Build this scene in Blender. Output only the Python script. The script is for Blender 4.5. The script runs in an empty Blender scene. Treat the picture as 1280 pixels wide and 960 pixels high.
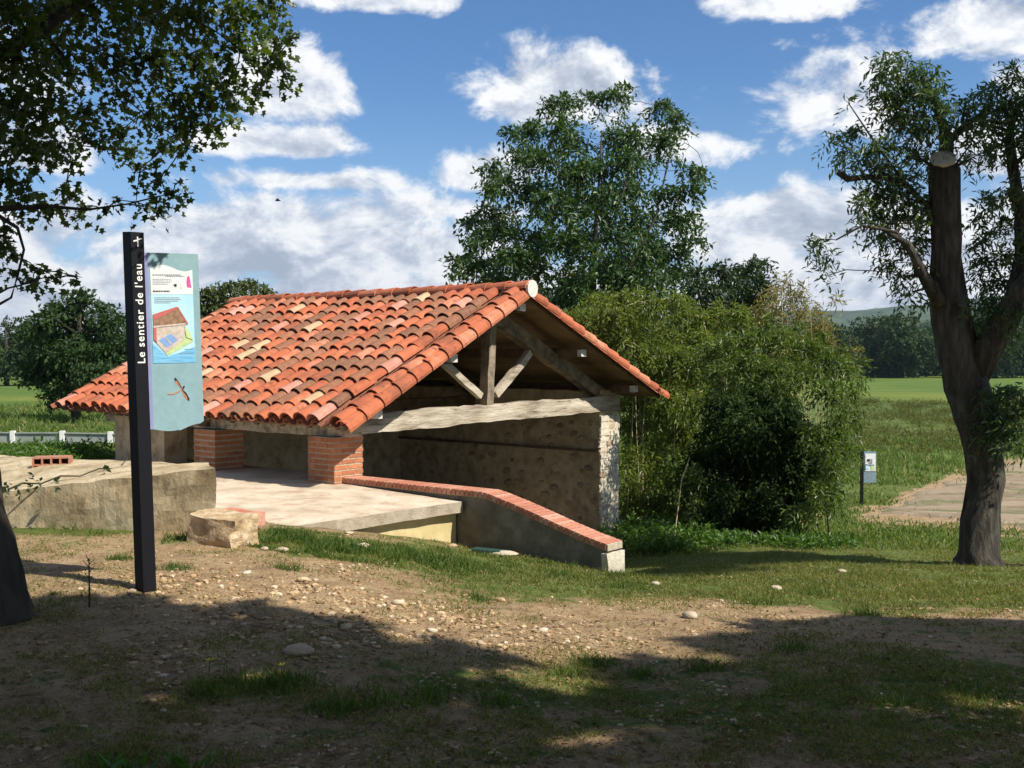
import bpy, bmesh, math, random
import numpy as np
from mathutils import Vector, Matrix
from mathutils import noise as mn

C = bpy.context.scene
COL = C.collection
R = math.radians
random.seed(7)
rng = np.random.default_rng(11)

# ------------------------------------------------------------------ camera, world, sun, exposure
F = 1351.0                       # focal length in photograph pixels (1280 wide)
EYE = 1.6
PITCH = math.atan(39.0 / F)
cam_d = bpy.data.cameras.new('camera'); cam = bpy.data.objects.new('camera', cam_d); COL.objects.link(cam)
cam.location = (0, 0, EYE); cam.rotation_euler = (R(90) - PITCH, 0, 0)
cam_d.sensor_width = 36; cam_d.lens = 36 * F / 1280; cam_d.clip_start = 0.1; cam_d.clip_end = 9000
C.camera = cam

SUN_AZ = R(-30)                  # angle of the sun's ground direction from +X
SUN_EL = R(47)
SUNV = Vector((math.cos(SUN_AZ) * math.cos(SUN_EL), math.sin(SUN_AZ) * math.cos(SUN_EL), math.sin(SUN_EL)))
sd = bpy.data.lights.new('sun', 'SUN'); sun = bpy.data.objects.new('sun', sd); COL.objects.link(sun)
sd.energy = 4.9; sd.angle = R(0.55); sd.color = (1.0, 0.94, 0.83)
sun.rotation_euler = (-SUNV).to_track_quat('-Z', 'Y').to_euler()
sun.location = (20, -5, 25)

C.view_settings.view_transform = 'Standard'; C.view_settings.look = 'None'
C.view_settings.exposure = 0.5; C.view_settings.gamma = 1.0
C.cycles.max_bounces = 6; C.cycles.diffuse_bounces = 3; C.cycles.transparent_max_bounces = 8
C.cycles.volume_bounces = 0; C.cycles.caustics_reflective = False; C.cycles.caustics_refractive = False

SKY_STRENGTH = 0.074
W = bpy.data.worlds.new('World'); C.world = W; W.use_nodes = True


def lin(r, g, b):
    f = lambda c: (c / 255) / 12.92 if c / 255 <= 0.04045 else ((c / 255 + 0.055) / 1.055) ** 2.4
    return (f(r), f(g), f(b), 1)


class NT:
    """small node-tree writer"""
    def __init__(s, tree):
        s.t = tree; s.n = tree.nodes; s.l = tree.links

    def node(s, typ, **kw):
        n = s.n.new(typ)
        for k, v in kw.items():
            setattr(n, k, v)
        return n

    def put(s, sock, v):
        if hasattr(v, 'is_output'):
            s.l.new(v, sock)
        elif v is not None:
            sock.default_value = v

    def math(s, op, a, b=None, c=None, clamp=False):
        n = s.node('ShaderNodeMath', operation=op, use_clamp=clamp)
        s.put(n.inputs[0], a)
        if b is not None: s.put(n.inputs[1], b)
        if c is not None: s.put(n.inputs[2], c)
        return n.outputs[0]

    def mix(s, f, a, b, mode='MIX'):
        n = s.node('ShaderNodeMix', data_type='RGBA', blend_type=mode)
        s.put(n.inputs[0], f); s.put(n.inputs[6], a); s.put(n.inputs[7], b)
        return n.outputs[2]

    def ramp(s, f, stops, interp='LINEAR'):
        n = s.node('ShaderNodeValToRGB'); cr = n.color_ramp; cr.interpolation = interp
        while len(cr.elements) > 1: cr.elements.remove(cr.elements[-1])
        for i, (p, c) in enumerate(stops):
            e = cr.elements[0] if i == 0 else cr.elements.new(p)
            e.position = p; e.color = c
        s.put(n.inputs[0], f)
        return n.outputs[0]

    def smooth(s, f, lo, hi):
        n = s.node('ShaderNodeMapRange', interpolation_type='SMOOTHSTEP')
        s.put(n.inputs[0], f); n.inputs[1].default_value = lo; n.inputs[2].default_value = hi
        return n.outputs[0]

    def noise(s, vec, scale, detail=5, rough=0.55, dist=0.0):
        n = s.node('ShaderNodeTexNoise'); s.put(n.inputs['Vector'], vec)
        n.inputs['Scale'].default_value = scale; n.inputs['Detail'].default_value = detail
        n.inputs['Roughness'].default_value = rough; n.inputs['Distortion'].default_value = dist
        return n.outputs[0]

    def voronoi(s, vec, scale, feature='F1'):
        n = s.node('ShaderNodeTexVoronoi', feature=feature); s.put(n.inputs['Vector'], vec)
        n.inputs['Scale'].default_value = scale
        return n

    def attr(s, name):
        return s.node('ShaderNodeAttribute', attribute_name=name).outputs['Fac']


# ------------------------------------------------------------------ the sky: clear Nishita air with cumulus
def build_world():
    t = NT(W.node_tree); t.n.clear()
    sky = t.node('ShaderNodeTexSky', sky_type='NISHITA'); sky.sun_disc = False
    sky.sun_elevation = SUN_EL; sky.sun_rotation = R(90) - SUN_AZ
    sky.altitude = 200; sky.air_density = 1.0; sky.dust_density = 0.6; sky.ozone_density = 2.2
    tc = t.node('ShaderNodeTexCoord').outputs['Generated']
    sp = t.node('ShaderNodeSeparateXYZ'); t.put(sp.inputs[0], tc)
    x, y, z = sp.outputs
    az = t.math('ARCTAN2', x, y); el = t.math('ARCSINE', z)
    # cumulus: px, py, half width, half height (photograph pixels turned into angles)
    cl = [(352, 118, 78, 62, 1.0), (330, 188, 110, 26, 0.85), (455, 5, 130, 26, 0.85), (700, 120, 105, 62, 1.0),
          (610, 222, 62, 34, 0.9), (400, 318, 190, 78, 1.1), (250, 325, 150, 66, 1.0), (540, 322, 110, 48, 0.9),
          (980, 12, 100, 34, 0.95), (1250, 72, 100, 46, 0.95), (1010, 150, 110, 52, 0.62), (1240, 215, 90, 40, 0.7),
          (960, 300, 140, 62, 1.0), (1120, 330, 190, 80, 1.0), (60, 215, 80, 28, 0.85), (80, 385, 260, 60, 1.0),
          (560, 265, 120, 22, 0.5), (1300, 330, 160, 90, 1.0), (-150, 120, 160, 80, 1.0), (-120, 320, 200, 80, 0.9),
          (1480, 150, 160, 90, 1.0), (600, 385, 420, 60, 1.0), (1000, 385, 420, 60, 1.0), (380, 232, 120, 16, 0.55), (880, 190, 90, 20, 0.35)]
    f = None
    for (px, py, w, h, k) in cl:
        a0 = math.atan((px - 640) / F); e0 = math.atan((441 - py) / F)
        dx = t.math('DIVIDE', t.math('SUBTRACT', az, a0), w / F)
        dy = t.math('DIVIDE', t.math('SUBTRACT', el, e0), h / F)
        below = t.math('LESS_THAN', dy, 0.0)
        dy = t.math('MULTIPLY', dy, t.math('ADD', 1.0, t.math('MULTIPLY', below, 0.45)))
        d = t.math('SQRT', t.math('ADD', t.math('MULTIPLY', dx, dx), t.math('MULTIPLY', dy, dy)))
        v = t.math('MULTIPLY', t.math('SUBTRACT', 1.0, d), k)
        f = v if f is None else t.math('SMOOTH_MAX', f, v, 0.25)
    # the rest of the sky carries the same kind of scattered cumulus
    cv = t.node('ShaderNodeCombineXYZ'); t.put(cv.inputs[0], az); t.put(cv.inputs[1], t.math('MULTIPLY', el, 2.2))
    gen = t.noise(cv.outputs[0], 3.1, 2, 0.5)
    gen = t.math('MULTIPLY', t.math('SUBTRACT', gen, 0.54), 5.0)
    away = t.math('MAXIMUM', t.smooth(t.math('ABSOLUTE', az), 0.55, 0.75), t.smooth(el, 0.36, 0.5))
    f = t.math('MAXIMUM', f, t.math('ADD', gen, t.math('MULTIPLY', t.math('SUBTRACT', away, 1.0), 6.0)))
    f = t.math('MAXIMUM', f, -1.2)
    # billows: the same noise read twice, here and a step towards the sun, gives lit tops and grey bases
    cv2 = t.node('ShaderNodeCombineXYZ'); t.put(cv2.inputs[0], az); t.put(cv2.inputs[1], t.math('MULTIPLY', el, 1.5))
    up = t.node('ShaderNodeVectorMath', operation='ADD'); t.put(up.inputs[0], cv2.outputs[0]); up.inputs[1].default_value = (0.010, 0.020, 0)
    n1 = t.noise(cv2.outputs[0], 11.0, 9, 0.62, 0.25)
    n2 = t.noise(up.outputs[0], 11.0, 9, 0.62, 0.25)
    dens = t.math('ADD', f, t.math('MULTIPLY', t.math('SUBTRACT', n1, 0.5), 2.6))
    mask = t.smooth(dens, -0.16, 0.30)
    relief = t.math('MULTIPLY', t.math('SUBTRACT', n1, n2), 4.2)
    base = t.math('MULTIPLY', dens, -0.22)          # thick middles go grey, thin rims stay bright
    big = t.math('MULTIPLY', t.math('SUBTRACT', t.noise(cv2.outputs[0], 4.0, 3, 0.5), 0.5), -1.4)
    lum = t.math('ADD', t.math('ADD', relief, base), t.math('ADD', big, 0.80), clamp=True)
    ccol = t.ramp(lum, [(0.0, (4.1, 4.7, 5.7, 1)), (0.42, (5.8, 6.3, 7.3, 1)), (0.75, (8.4, 8.7, 9.2, 1)), (1.0, (10.2, 10.2, 10.2, 1))])
    # thin veil near the horizon
    veil = t.math('MULTIPLY', t.math('SUBTRACT', 1.0, t.smooth(el, 0.0, 0.26)), 0.55)
    tint = t.mix(1.0, sky.outputs[0], (0.64, 0.95, 1.24, 1), 'MULTIPLY')
    skyc = t.mix(veil, tint, (4.8, 6.6, 9.0, 1))
    up_only = t.smooth(el, -0.02, 0.01)
    col = t.mix(t.math('MULTIPLY', t.math('MULTIPLY', mask, 0.96), up_only), skyc, ccol)
    bg = t.node('ShaderNodeBackground'); t.put(bg.inputs[0], col); bg.inputs[1].default_value = SKY_STRENGTH
    out = t.node('ShaderNodeOutputWorld'); t.l.new(bg.outputs[0], out.inputs[0])


build_world()

# ------------------------------------------------------------------ where things stand
CP, SP = math.cos(PITCH), math.sin(PITCH)


def B(px, py, Y):
    """world point at distance Y along the view, for a position in the photograph"""
    u = (px - 640) / F; v = (480 - py) / F
    dy = CP + v * SP; dz = -SP + v * CP
    k = Y / dy
    return Vector((u * k, Y, EYE + dz * k))


A0 = Vector((-1.865, 12.0, 0))                    # front right corner of the eaves
E1 = Vector((-0.773, 0.635, 0)).normalized()      # along the ridge
E2 = Vector((0.635, 0.773, 0)).normalized()       # across, to the rear
EZ = Vector((0, 0, 1))


def L(a, b, z):
    return A0 + E1 * a + E2 * b + EZ * z


_U = np.array([-.6, -.35, -.22, -.12, -.03, .08, .25, .45, .7])
_Y = np.array([0, 4, 6.5, 9.2, 10.5, 13, 16.5, 28, 38, 55, 150, 400, 9000])
_Z = np.array([
    [0] * 9, [0] * 9,
    [.12, .12, .08, .02, -.06, -.12, -.14, -.14, -.14],
    [.1, .1, .06, -.08, -.27, -.38, -.42, -.45, -.5],
    [.1, .1, .05, -.20, -.36, -.48, -.6, -.62, -.65],
    [.1, .1, 0, -.3, -.7, -.85, -.92, -.94, -.95],
    [0, 0, -.3, -.8, -1.2, -1.27, -1.3, -1.35, -1.4],
    [-.8, -.8, -1.0, -1.5, -2.1, -2.3, -2.35, -2.35, -2.35],
    [-1.0, -1.0, -1.2, -1.8, -2.4, -2.7, -2.75, -2.75, -2.75],
    [-1.3, -1.3, -1.6, -2.2, -2.8, -3.1, -3.15, -3.15, -3.15],
    [-3, -3, -3.1, -3.4, -3.5, -3.6, -3.6, -3.6, -3.6],
    [-4.6] * 9, [-5] * 9])
_perm = rng.permutation(512)


def vnoise(x, y, seed=0):
    xi = np.floor(x).astype(int); yi = np.floor(y).astype(int)
    fx = x - xi; fy = y - yi
    fx = fx * fx * (3 - 2 * fx); fy = fy * fy * (3 - 2 * fy)
    h = lambda a, b: _perm[(_perm[(a + seed * 17) & 511] + b) & 511] / 511.0
    return (h(xi, yi) * (1 - fx) + h(xi + 1, yi) * fx) * (1 - fy) + (h(xi, yi + 1) * (1 - fx) + h(xi + 1, yi + 1) * fx) * fy


def fbm(x, y, seed=0, o=4):
    s = 0; a = .5
    for i in range(o):
        s = s + a * vnoise(x, y, seed + i); x = x * 2.03 + 5.1; y = y * 2.03 + 1.7; a *= .5
    return s / (1 - .5 ** o)


def terrain0(x, y):
    x = np.asarray(x, float); y = np.asarray(y, float)
    tot = 0
    for k in (.9, .95, 1.0, 1.05, 1.1):
        Y = np.clip(y * k, 0.01, 8990)
        u = np.clip(x / np.maximum(y, 1.0), -.6, .7 - 1e-6)
        iu = np.clip(np.searchsorted(_U, u, 'right') - 1, 0, 7); fu = (u - _U[iu]) / (_U[iu + 1] - _U[iu])
        iy = np.clip(np.searchsorted(_Y, Y, 'right') - 1, 0, len(_Y) - 2); fy = (Y - _Y[iy]) / (_Y[iy + 1] - _Y[iy])
        tot = tot + (_Z[iy, iu] * (1 - fu) + _Z[iy, iu + 1] * fu) * (1 - fy) + (_Z[iy + 1, iu] * (1 - fu) + _Z[iy + 1, iu + 1] * fu) * fy
    z = tot / 5
    near = np.clip(1 - y / 60, 0, 1)
    z = z + (fbm(x * .7, y * .7, 1) - .5) * .10 * near + (fbm(x * 4, y * 4, 5) - .5) * .035 * near
    z = z + (fbm(x * .08, y * .08, 9) - .5) * .5 * np.clip((y - 35) / 60, 0, 1)
    return z


def sstep(v, a, b):
    t = np.clip((v - a) / (b - a), 0, 1)
    return t * t * (3 - 2 * t)


def local(x, y):
    rx = x - A0.x; ry = y - A0.y
    return rx * E1.x + ry * E1.y, rx * E2.x + ry * E2.y


def terrain(x, y):
    z = terrain0(x, y)
    a, b = local(np.asarray(x, float), np.asarray(y, float))
    # sunk floor of the wash-house behind the coping wall
    k = sstep(a, -4.0, -2.6) * (1 - sstep(a, 5.0, 5.3)) * sstep(b, .42, .55) * (1 - sstep(b, 5.7, 6.6))
    z = z * (1 - k) + np.minimum(z, -1.28 + .25 * sstep(-a, .5, 3.2)) * k
    # under the terrace
    k = sstep(a, -1.32, -1.24) * (1 - sstep(a, 5.1, 5.3)) * sstep(b, -1.9, -1.7) * (1 - sstep(b, .40, .46))
    z = np.where(k > 0, z * (1 - k) + np.minimum(z, -.35) * k, z)
    return z


def T(x, y):
    return float(terrain(np.array([x]), np.array([y]))[0])


def G(px, py):
    """the ground point seen at a position in the photograph"""
    ys = 2.0 * 1.004 ** np.arange(1430)
    p = B(px, py, 1.0); sx = p.x; sz = p.z - EYE
    hit = EYE + sz * ys <= terrain0(sx * ys, ys)
    Y = ys[int(np.argmax(hit))] if hit.any() else ys[-1]
    return Vector((sx * Y, Y, T(sx * Y, Y)))


# ------------------------------------------------------------------ materials
MATS = {}


def pm(name, stops, scale=4.0, detail=6, rnd=None, rw=0.5, rough=0.85, bump=0.3, bscale=40.0, trans=0.0,
       spots=None, spec=0.3, transcol=None, stretch=None, bd=0.02, rot=None):
    m = bpy.data.materials.new(name); m.use_nodes = True
    t = NT(m.node_tree); t.n.clear()
    geo = t.node('ShaderNodeNewGeometry'); pos = geo.outputs['Position']
    if stretch:
        mp = t.node('ShaderNodeTexCoord'); v = t.node('ShaderNodeMapping'); t.put(v.inputs[0], pos); v.inputs[3].default_value = stretch
        pos = v.outputs[0]
    if rot is not None:
        v0 = t.node('ShaderNodeMapping'); t.put(v0.inputs[0], geo.outputs['Position']); v0.inputs[2].default_value = (0, 0, -rot)
        v1 = t.node('ShaderNodeMapping'); t.put(v1.inputs[0], v0.outputs[0]); v1.inputs[3].default_value = (.22, 1.7, 1.7)
        pos = v1.outputs[0]
    n = t.noise(pos, scale, detail, 0.6)
    n = t.smooth(n, 0.22, 0.78)
    if rnd == 'object': r = t.node('ShaderNodeObjectInfo').outputs['Random']
    elif rnd == 'island': r = geo.outputs['Random Per Island']
    else: r = None
    if r is not None:
        n = t.math('ADD', t.math('MULTIPLY', n, 1 - rw), t.math('MULTIPLY', r, rw))
    col = t.ramp(n, stops)
    if spots:                                       # (colour, scale, low, high, strength)
        for (sc, ss, lo, hi, k) in spots:
            sn = t.smooth(t.noise(pos, ss, 5, 0.65, 0.3), lo, hi)
            col = t.mix(t.math('MULTIPLY', sn, k), col, sc)
    p = t.node('ShaderNodeBsdfPrincipled'); t.put(p.inputs['Base Color'], col)
    p.inputs['Roughness'].default_value = rough; p.inputs['Specular IOR Level'].default_value = spec
    if bump:
        b = t.node('ShaderNodeBump'); b.inputs['Strength'].default_value = bump; b.inputs['Distance'].default_value = bd
        t.put(b.inputs['Height'], t.noise(pos, bscale, 6, 0.65)); t.l.new(b.outputs[0], p.inputs['Normal'])
    out = t.node('ShaderNodeOutputMaterial')
    if trans:
        tr = t.node('ShaderNodeBsdfTranslucent'); t.put(tr.inputs[0], t.mix(1.0, col, transcol or (1.5, 1.6, .5, 1), 'MULTIPLY'))
        mx = t.node('ShaderNodeMixShader'); mx.inputs[0].default_value = trans
        t.l.new(p.outputs[0], mx.inputs[1]); t.l.new(tr.outputs[0], mx.inputs[2]); t.l.new(mx.outputs[0], out.inputs[0])
    else:
        t.l.new(p.outputs[0], out.inputs[0])
    MATS[name] = m
    return m


def flat(name, col, rough=0.6, spec=0.4):
    return pm(name, [(0, tuple(c * .88 for c in col[:3]) + (1,)), (1, tuple(min(1, c * 1.08) for c in col[:3]) + (1,))],
              scale=14, rough=rough, spec=spec, bump=0.05, bscale=120)


lich = [(lin(120, 105, 80), 26.0, .52, .66, .55), (lin(60, 48, 38), 60.0, .58, .70, .5)]
M_tile_red = pm('terracotta red', [(0, (.22, .07, .04, 1)), (.3, (.40, .112, .052, 1)), (.65, (.50, .15, .07, 1)), (1, (.56, .26, .165, 1))], 9, rnd='object', rw=.7,
                bump=.35, bscale=70, spots=[(lin(128, 80, 58), 2.2, .50, .64, .65), (lin(92, 66, 52), 11.0, .55, .68, .6), (lin(150, 135, 105), 38.0, .62, .72, .6), (lin(60, 48, 40), 26.0, .62, .74, .6)])
M_tile_brown = pm('weathered brown tile', [(0, (.14, .07, .042, 1)), (.5, (.27, .12, .068, 1)), (1, (.42, .17, .09, 1))], 16, rnd='object', rw=.45,
                  bump=.6, bscale=60, spots=lich + [(lin(160, 150, 115), 45, .62, .72, .6)])
M_tile_pink = pm('pale pink tile', [(0, (.42, .17, .11, 1)), (1, (.60, .32, .25, 1))], 12, rnd='object', bump=.4, bscale=60,
                 spots=[(lin(130, 95, 80), 34.0, .56, .72, .5)])
M_tile_cream = pm('cream yellow tile', [(0, (.40, .26, .14, 1)), (1, (.58, .42, .26, 1))], 12, rnd='object', bump=.4, bscale=60,
                  spots=[(lin(140, 110, 80), 34.0, .56, .72, .5)])
M_channel = pm('dark channel tile', [(0, (.10, .05, .035, 1)), (1, (.34, .12, .065, 1))], 12, rnd='island', bump=.4, bscale=60)
M_brick = pm('brick', [(0, (.34, .12, .06, 1)), (.6, (.50, .20, .095, 1)), (1, (.60, .30, .17, 1))], 25, rnd='object', rw=.6, bump=.5, bscale=90)
M_cope = pm('coping brick', [(0, (.38, .13, .08, 1)), (.6, (.52, .22, .14, 1)), (1, (.62, .36, .26, 1))], 25, rnd='object', rw=.6, bump=.5, bscale=90,
            spots=[(lin(190, 170, 150), 18.0, .55, .72, .4)])
M_mortar = pm('lime mortar', [(0, (.36, .30, .21, 1)), (1, (.58, .50, .38, 1))], 22, bump=.5, bscale=120)
M_wall = pm('rubble wall render', [(0, (.30, .22, .135, 1)), (.5, (.50, .385, .24, 1)), (1, (.60, .48, .32, 1))], 5, bump=.8, bscale=28,
            spots=[(lin(90, 75, 55), 7.0, .55, .7, .5)])
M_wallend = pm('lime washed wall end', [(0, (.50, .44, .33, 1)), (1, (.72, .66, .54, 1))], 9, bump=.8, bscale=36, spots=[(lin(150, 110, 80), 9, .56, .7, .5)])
M_stone = pm('field stone', [(0, (.16, .12, .085, 1)), (.5, (.36, .26, .17, 1)), (1, (.58, .45, .31, 1))], 6, rnd='object', rw=.7, bump=.6, bscale=40)
M_stone_pale = pm('pale field stone', [(0, (.26, .18, .11, 1)), (.5, (.44, .34, .24, 1)), (1, (.56, .47, .36, 1))], 8, rnd='object', rw=.7, bump=.6, bscale=40)
M_timber = pm('weathered timber', [(0, (.15, .11, .075, 1)), (.45, (.40, .34, .255, 1)), (1, (.60, .53, .42, 1))], 6, bump=.7, bscale=30, bd=.018,
              rot=math.atan2(.773, .635), spots=[(lin(70, 52, 38), 9, .58, .68, .7), (lin(170, 110, 80), 5, .64, .74, .4)])
M_greywood = pm('grey brown timber', [(0, (.10, .075, .055, 1)), (.5, (.22, .175, .125, 1)), (1, (.34, .285, .21, 1))], 6, bump=.7, bscale=28)
M_oldwood = pm('brown roof timber', [(0, (.07, .045, .028, 1)), (1, (.19, .125, .075, 1))], 6, bump=.5, bscale=30)
M_board = pm('roof boarding', [(0, (.16, .10, .055, 1)), (1, (.34, .225, .13, 1))], 5, rnd='object', bump=.3, bscale=30)
M_whiteend = pm('white painted purlin end', [(0, (.50, .48, .42, 1)), (1, (.70, .68, .62, 1))], 20, bump=.2)
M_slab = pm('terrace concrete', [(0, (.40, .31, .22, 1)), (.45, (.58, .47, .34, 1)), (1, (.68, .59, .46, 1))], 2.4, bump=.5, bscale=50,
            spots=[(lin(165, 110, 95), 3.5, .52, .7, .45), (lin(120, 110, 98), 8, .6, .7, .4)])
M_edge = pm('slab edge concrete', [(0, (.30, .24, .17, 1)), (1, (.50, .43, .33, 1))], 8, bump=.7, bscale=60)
M_yellow = pm('yellow render', [(0, (.50, .40, .19, 1)), (1, (.64, .54, .30, 1))], 6, bump=.2)
M_grey = pm('grey cement render', [(0, (.12, .105, .08, 1)), (.5, (.20, .18, .145, 1)), (1, (.31, .28, .225, 1))], 4, bump=.9, bscale=40,
            spots=[(lin(95, 90, 78), 6, .5, .7, .5)])
M_block = pm('old concrete wall', [(0, (.25, .185, .10, 1)), (.45, (.45, .355, .215, 1)), (1, (.60, .50, .34, 1))], 3.2, bump=.55, bscale=22, stretch=(1, 1, .75),
             spots=[(lin(85, 75, 50), 5, .55, .68, .55), (lin(190, 180, 150), 14, .64, .74, .6), (lin(70, 64, 50), 30, .6, .7, .5)])
M_sand = pm('sandstone', [(0, (.30, .20, .105, 1)), (.5, (.48, .345, .20, 1)), (1, (.62, .50, .34, 1))], 9, bump=1.0, bscale=22)
M_terra = pm('hollow terracotta', [(0, (.32, .13, .08, 1)), (1, (.46, .24, .16, 1))], 20, bump=.3)
M_black = flat('black painted metal', (.006, .006, .007), .65, .2)
M_navy = flat('navy painted metal', (.006, .006, .009), .6, .2)
M_lav = flat('lavender metal edge', (.30, .31, .55), .4, .5)
M_teal = flat('teal enamel panel', (.28, .44, .47), .35, .5)
M_tealb = flat('dull blue panel', (.20, .29, .34), .4, .5)
M_white = flat('white print', (.80, .83, .82), .4, .4)
M_sky = pm('pale blue print', [(0, (.36, .68, .84, 1)), (1, (.58, .82, .88, 1))], 4, bump=0, rough=.4)
M_blue = pm('water blue print', [(0, (.10, .38, .66, 1)), (1, (.32, .64, .84, 1))], 22, bump=0, rough=.4, stretch=(.3, 1, 5))
M_pred = flat('red print', (.62, .16, .14), .4)
M_pbrown = pm('brown print', [(0, (.20, .11, .07, 1)), (1, (.46, .28, .18, 1))], 40, bump=0, rough=.4)
M_pbeige = pm('beige print', [(0, (.50, .40, .32, 1)), (1, (.74, .66, .58, 1))], 45, bump=0, rough=.4)
M_pgreen = pm('green print', [(0, (.42, .60, .22, 1)), (1, (.70, .78, .42, 1))], 40, bump=0, rough=.4)
M_pbasin = flat('basin blue print', (.26, .42, .74), .4)
M_pink = flat('pink print', (.68, .12, .36), .4)
M_ink = flat('grey ink', (.28, .30, .36), .5)
M_orange = pm('dragonfly orange print', [(0, (.50, .16, .06, 1)), (1, (.70, .34, .18, 1))], 60, bump=0, rough=.4)
M_dark = flat('dark ink', (.03, .02, .03), .5)
M_whitepost = flat('white paint', (.80, .80, .76), .6)
M_fencegrey = pm('pale grey fence panel', [(0, (.24, .27, .25, 1)), (1, (.34, .36, .33, 1))], 3, bump=.1)
M_green_pipe = flat('dark green cover', (.02, .06, .045), .6)
M_bark = pm('ash bark', [(0, (.028, .024, .019, 1)), (.5, (.062, .054, .042, 1)), (1, (.125, .108, .086, 1))], 14, bump=1.0, bscale=18, stretch=(1, 1, .22), bd=.07,
            spots=[(lin(140, 128, 108), 7, .60, .70, .45)])
M_bark2 = pm('dark bark', [(0, (.022, .018, .013, 1)), (1, (.068, .055, .038, 1))], 10, bump=.8, bscale=30, stretch=(1, 1, .35))
M_cut = pm('sawn wood', [(0, (.40, .34, .25, 1)), (1, (.62, .56, .46, 1))], 10, bump=.3)
M_cane = pm('dry cane', [(0, (.42, .33, .16, 1)), (1, (.62, .52, .30, 1))], 10, rnd='island', bump=0)


def leafmat(name, a, b, c, tr=.35, rough=.45, spec=.5):
    return pm(name, [(0, a + (1,)), (.5, b + (1,)), (1, c + (1,))], 1.4, 3, rnd='island', rw=.6, bump=0, trans=tr, rough=rough, spec=spec)


M_lf_maple = leafmat('maple leaf', (.028, .048, .010), (.052, .088, .018), (.11, .15, .03), .45, .4)
M_lf_ash = leafmat('ash leaf', (.034, .066, .026), (.066, .112, .04), (.13, .18, .075), .35)
M_lf_big = leafmat('locust leaf', (.022, .052, .014), (.043, .090, .022), (.095, .155, .042), .28)
M_lf_dark = leafmat('dark leaf', (.016, .032, .010), (.028, .055, .015), (.050, .085, .022), .25)
M_lf_bush = leafmat('bamboo leaf', (.075, .11, .018), (.14, .185, .032), (.25, .28, .07), .38)
M_lf_willow = leafmat('willow leaf', (.045, .075, .014), (.085, .135, .025), (.19, .23, .055), .33)
M_lf_low = leafmat('undergrowth leaf', (.045, .09, .014), (.075, .15, .022), (.12, .21, .035), .35)
M_lf_far = leafmat('far leaf', (.020, .042, .014), (.034, .066, .020), (.062, .10, .03), .2, .7, .2)
M_grass = leafmat('grass blade', (.075, .10, .022), (.13, .155, .035), (.27, .24, .09), .35, .6, .3)
M_grass_green = leafmat('green grass blade', (.06, .105, .02), (.105, .16, .032), (.18, .22, .06), .35, .6, .3)
M_lush = leafmat('lush grass', (.045, .082, .016), (.075, .125, .022), (.14, .18, .04), .35, .6, .3)
M_dry = leafmat('dry grass', (.20, .155, .07), (.34, .27, .13), (.46, .38, .20), .3, .7, .2)
M_pebble = pm('pebbles', [(0, (.17, .11, .06, 1)), (.4, (.34, .225, .12, 1)), (.8, (.50, .36, .21, 1)), (1, (.64, .55, .42, 1))], 9, rnd='island', rw=.85, bump=.3, bscale=80)
M_rock = pm('pale rock', [(0, (.38, .29, .19, 1)), (.5, (.52, .43, .31, 1)), (1, (.64, .57, .46, 1))], 9, rnd='object', bump=.6, bscale=60)
M_flower = flat('yellow petal', (.75, .60, .03), .6)


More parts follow.
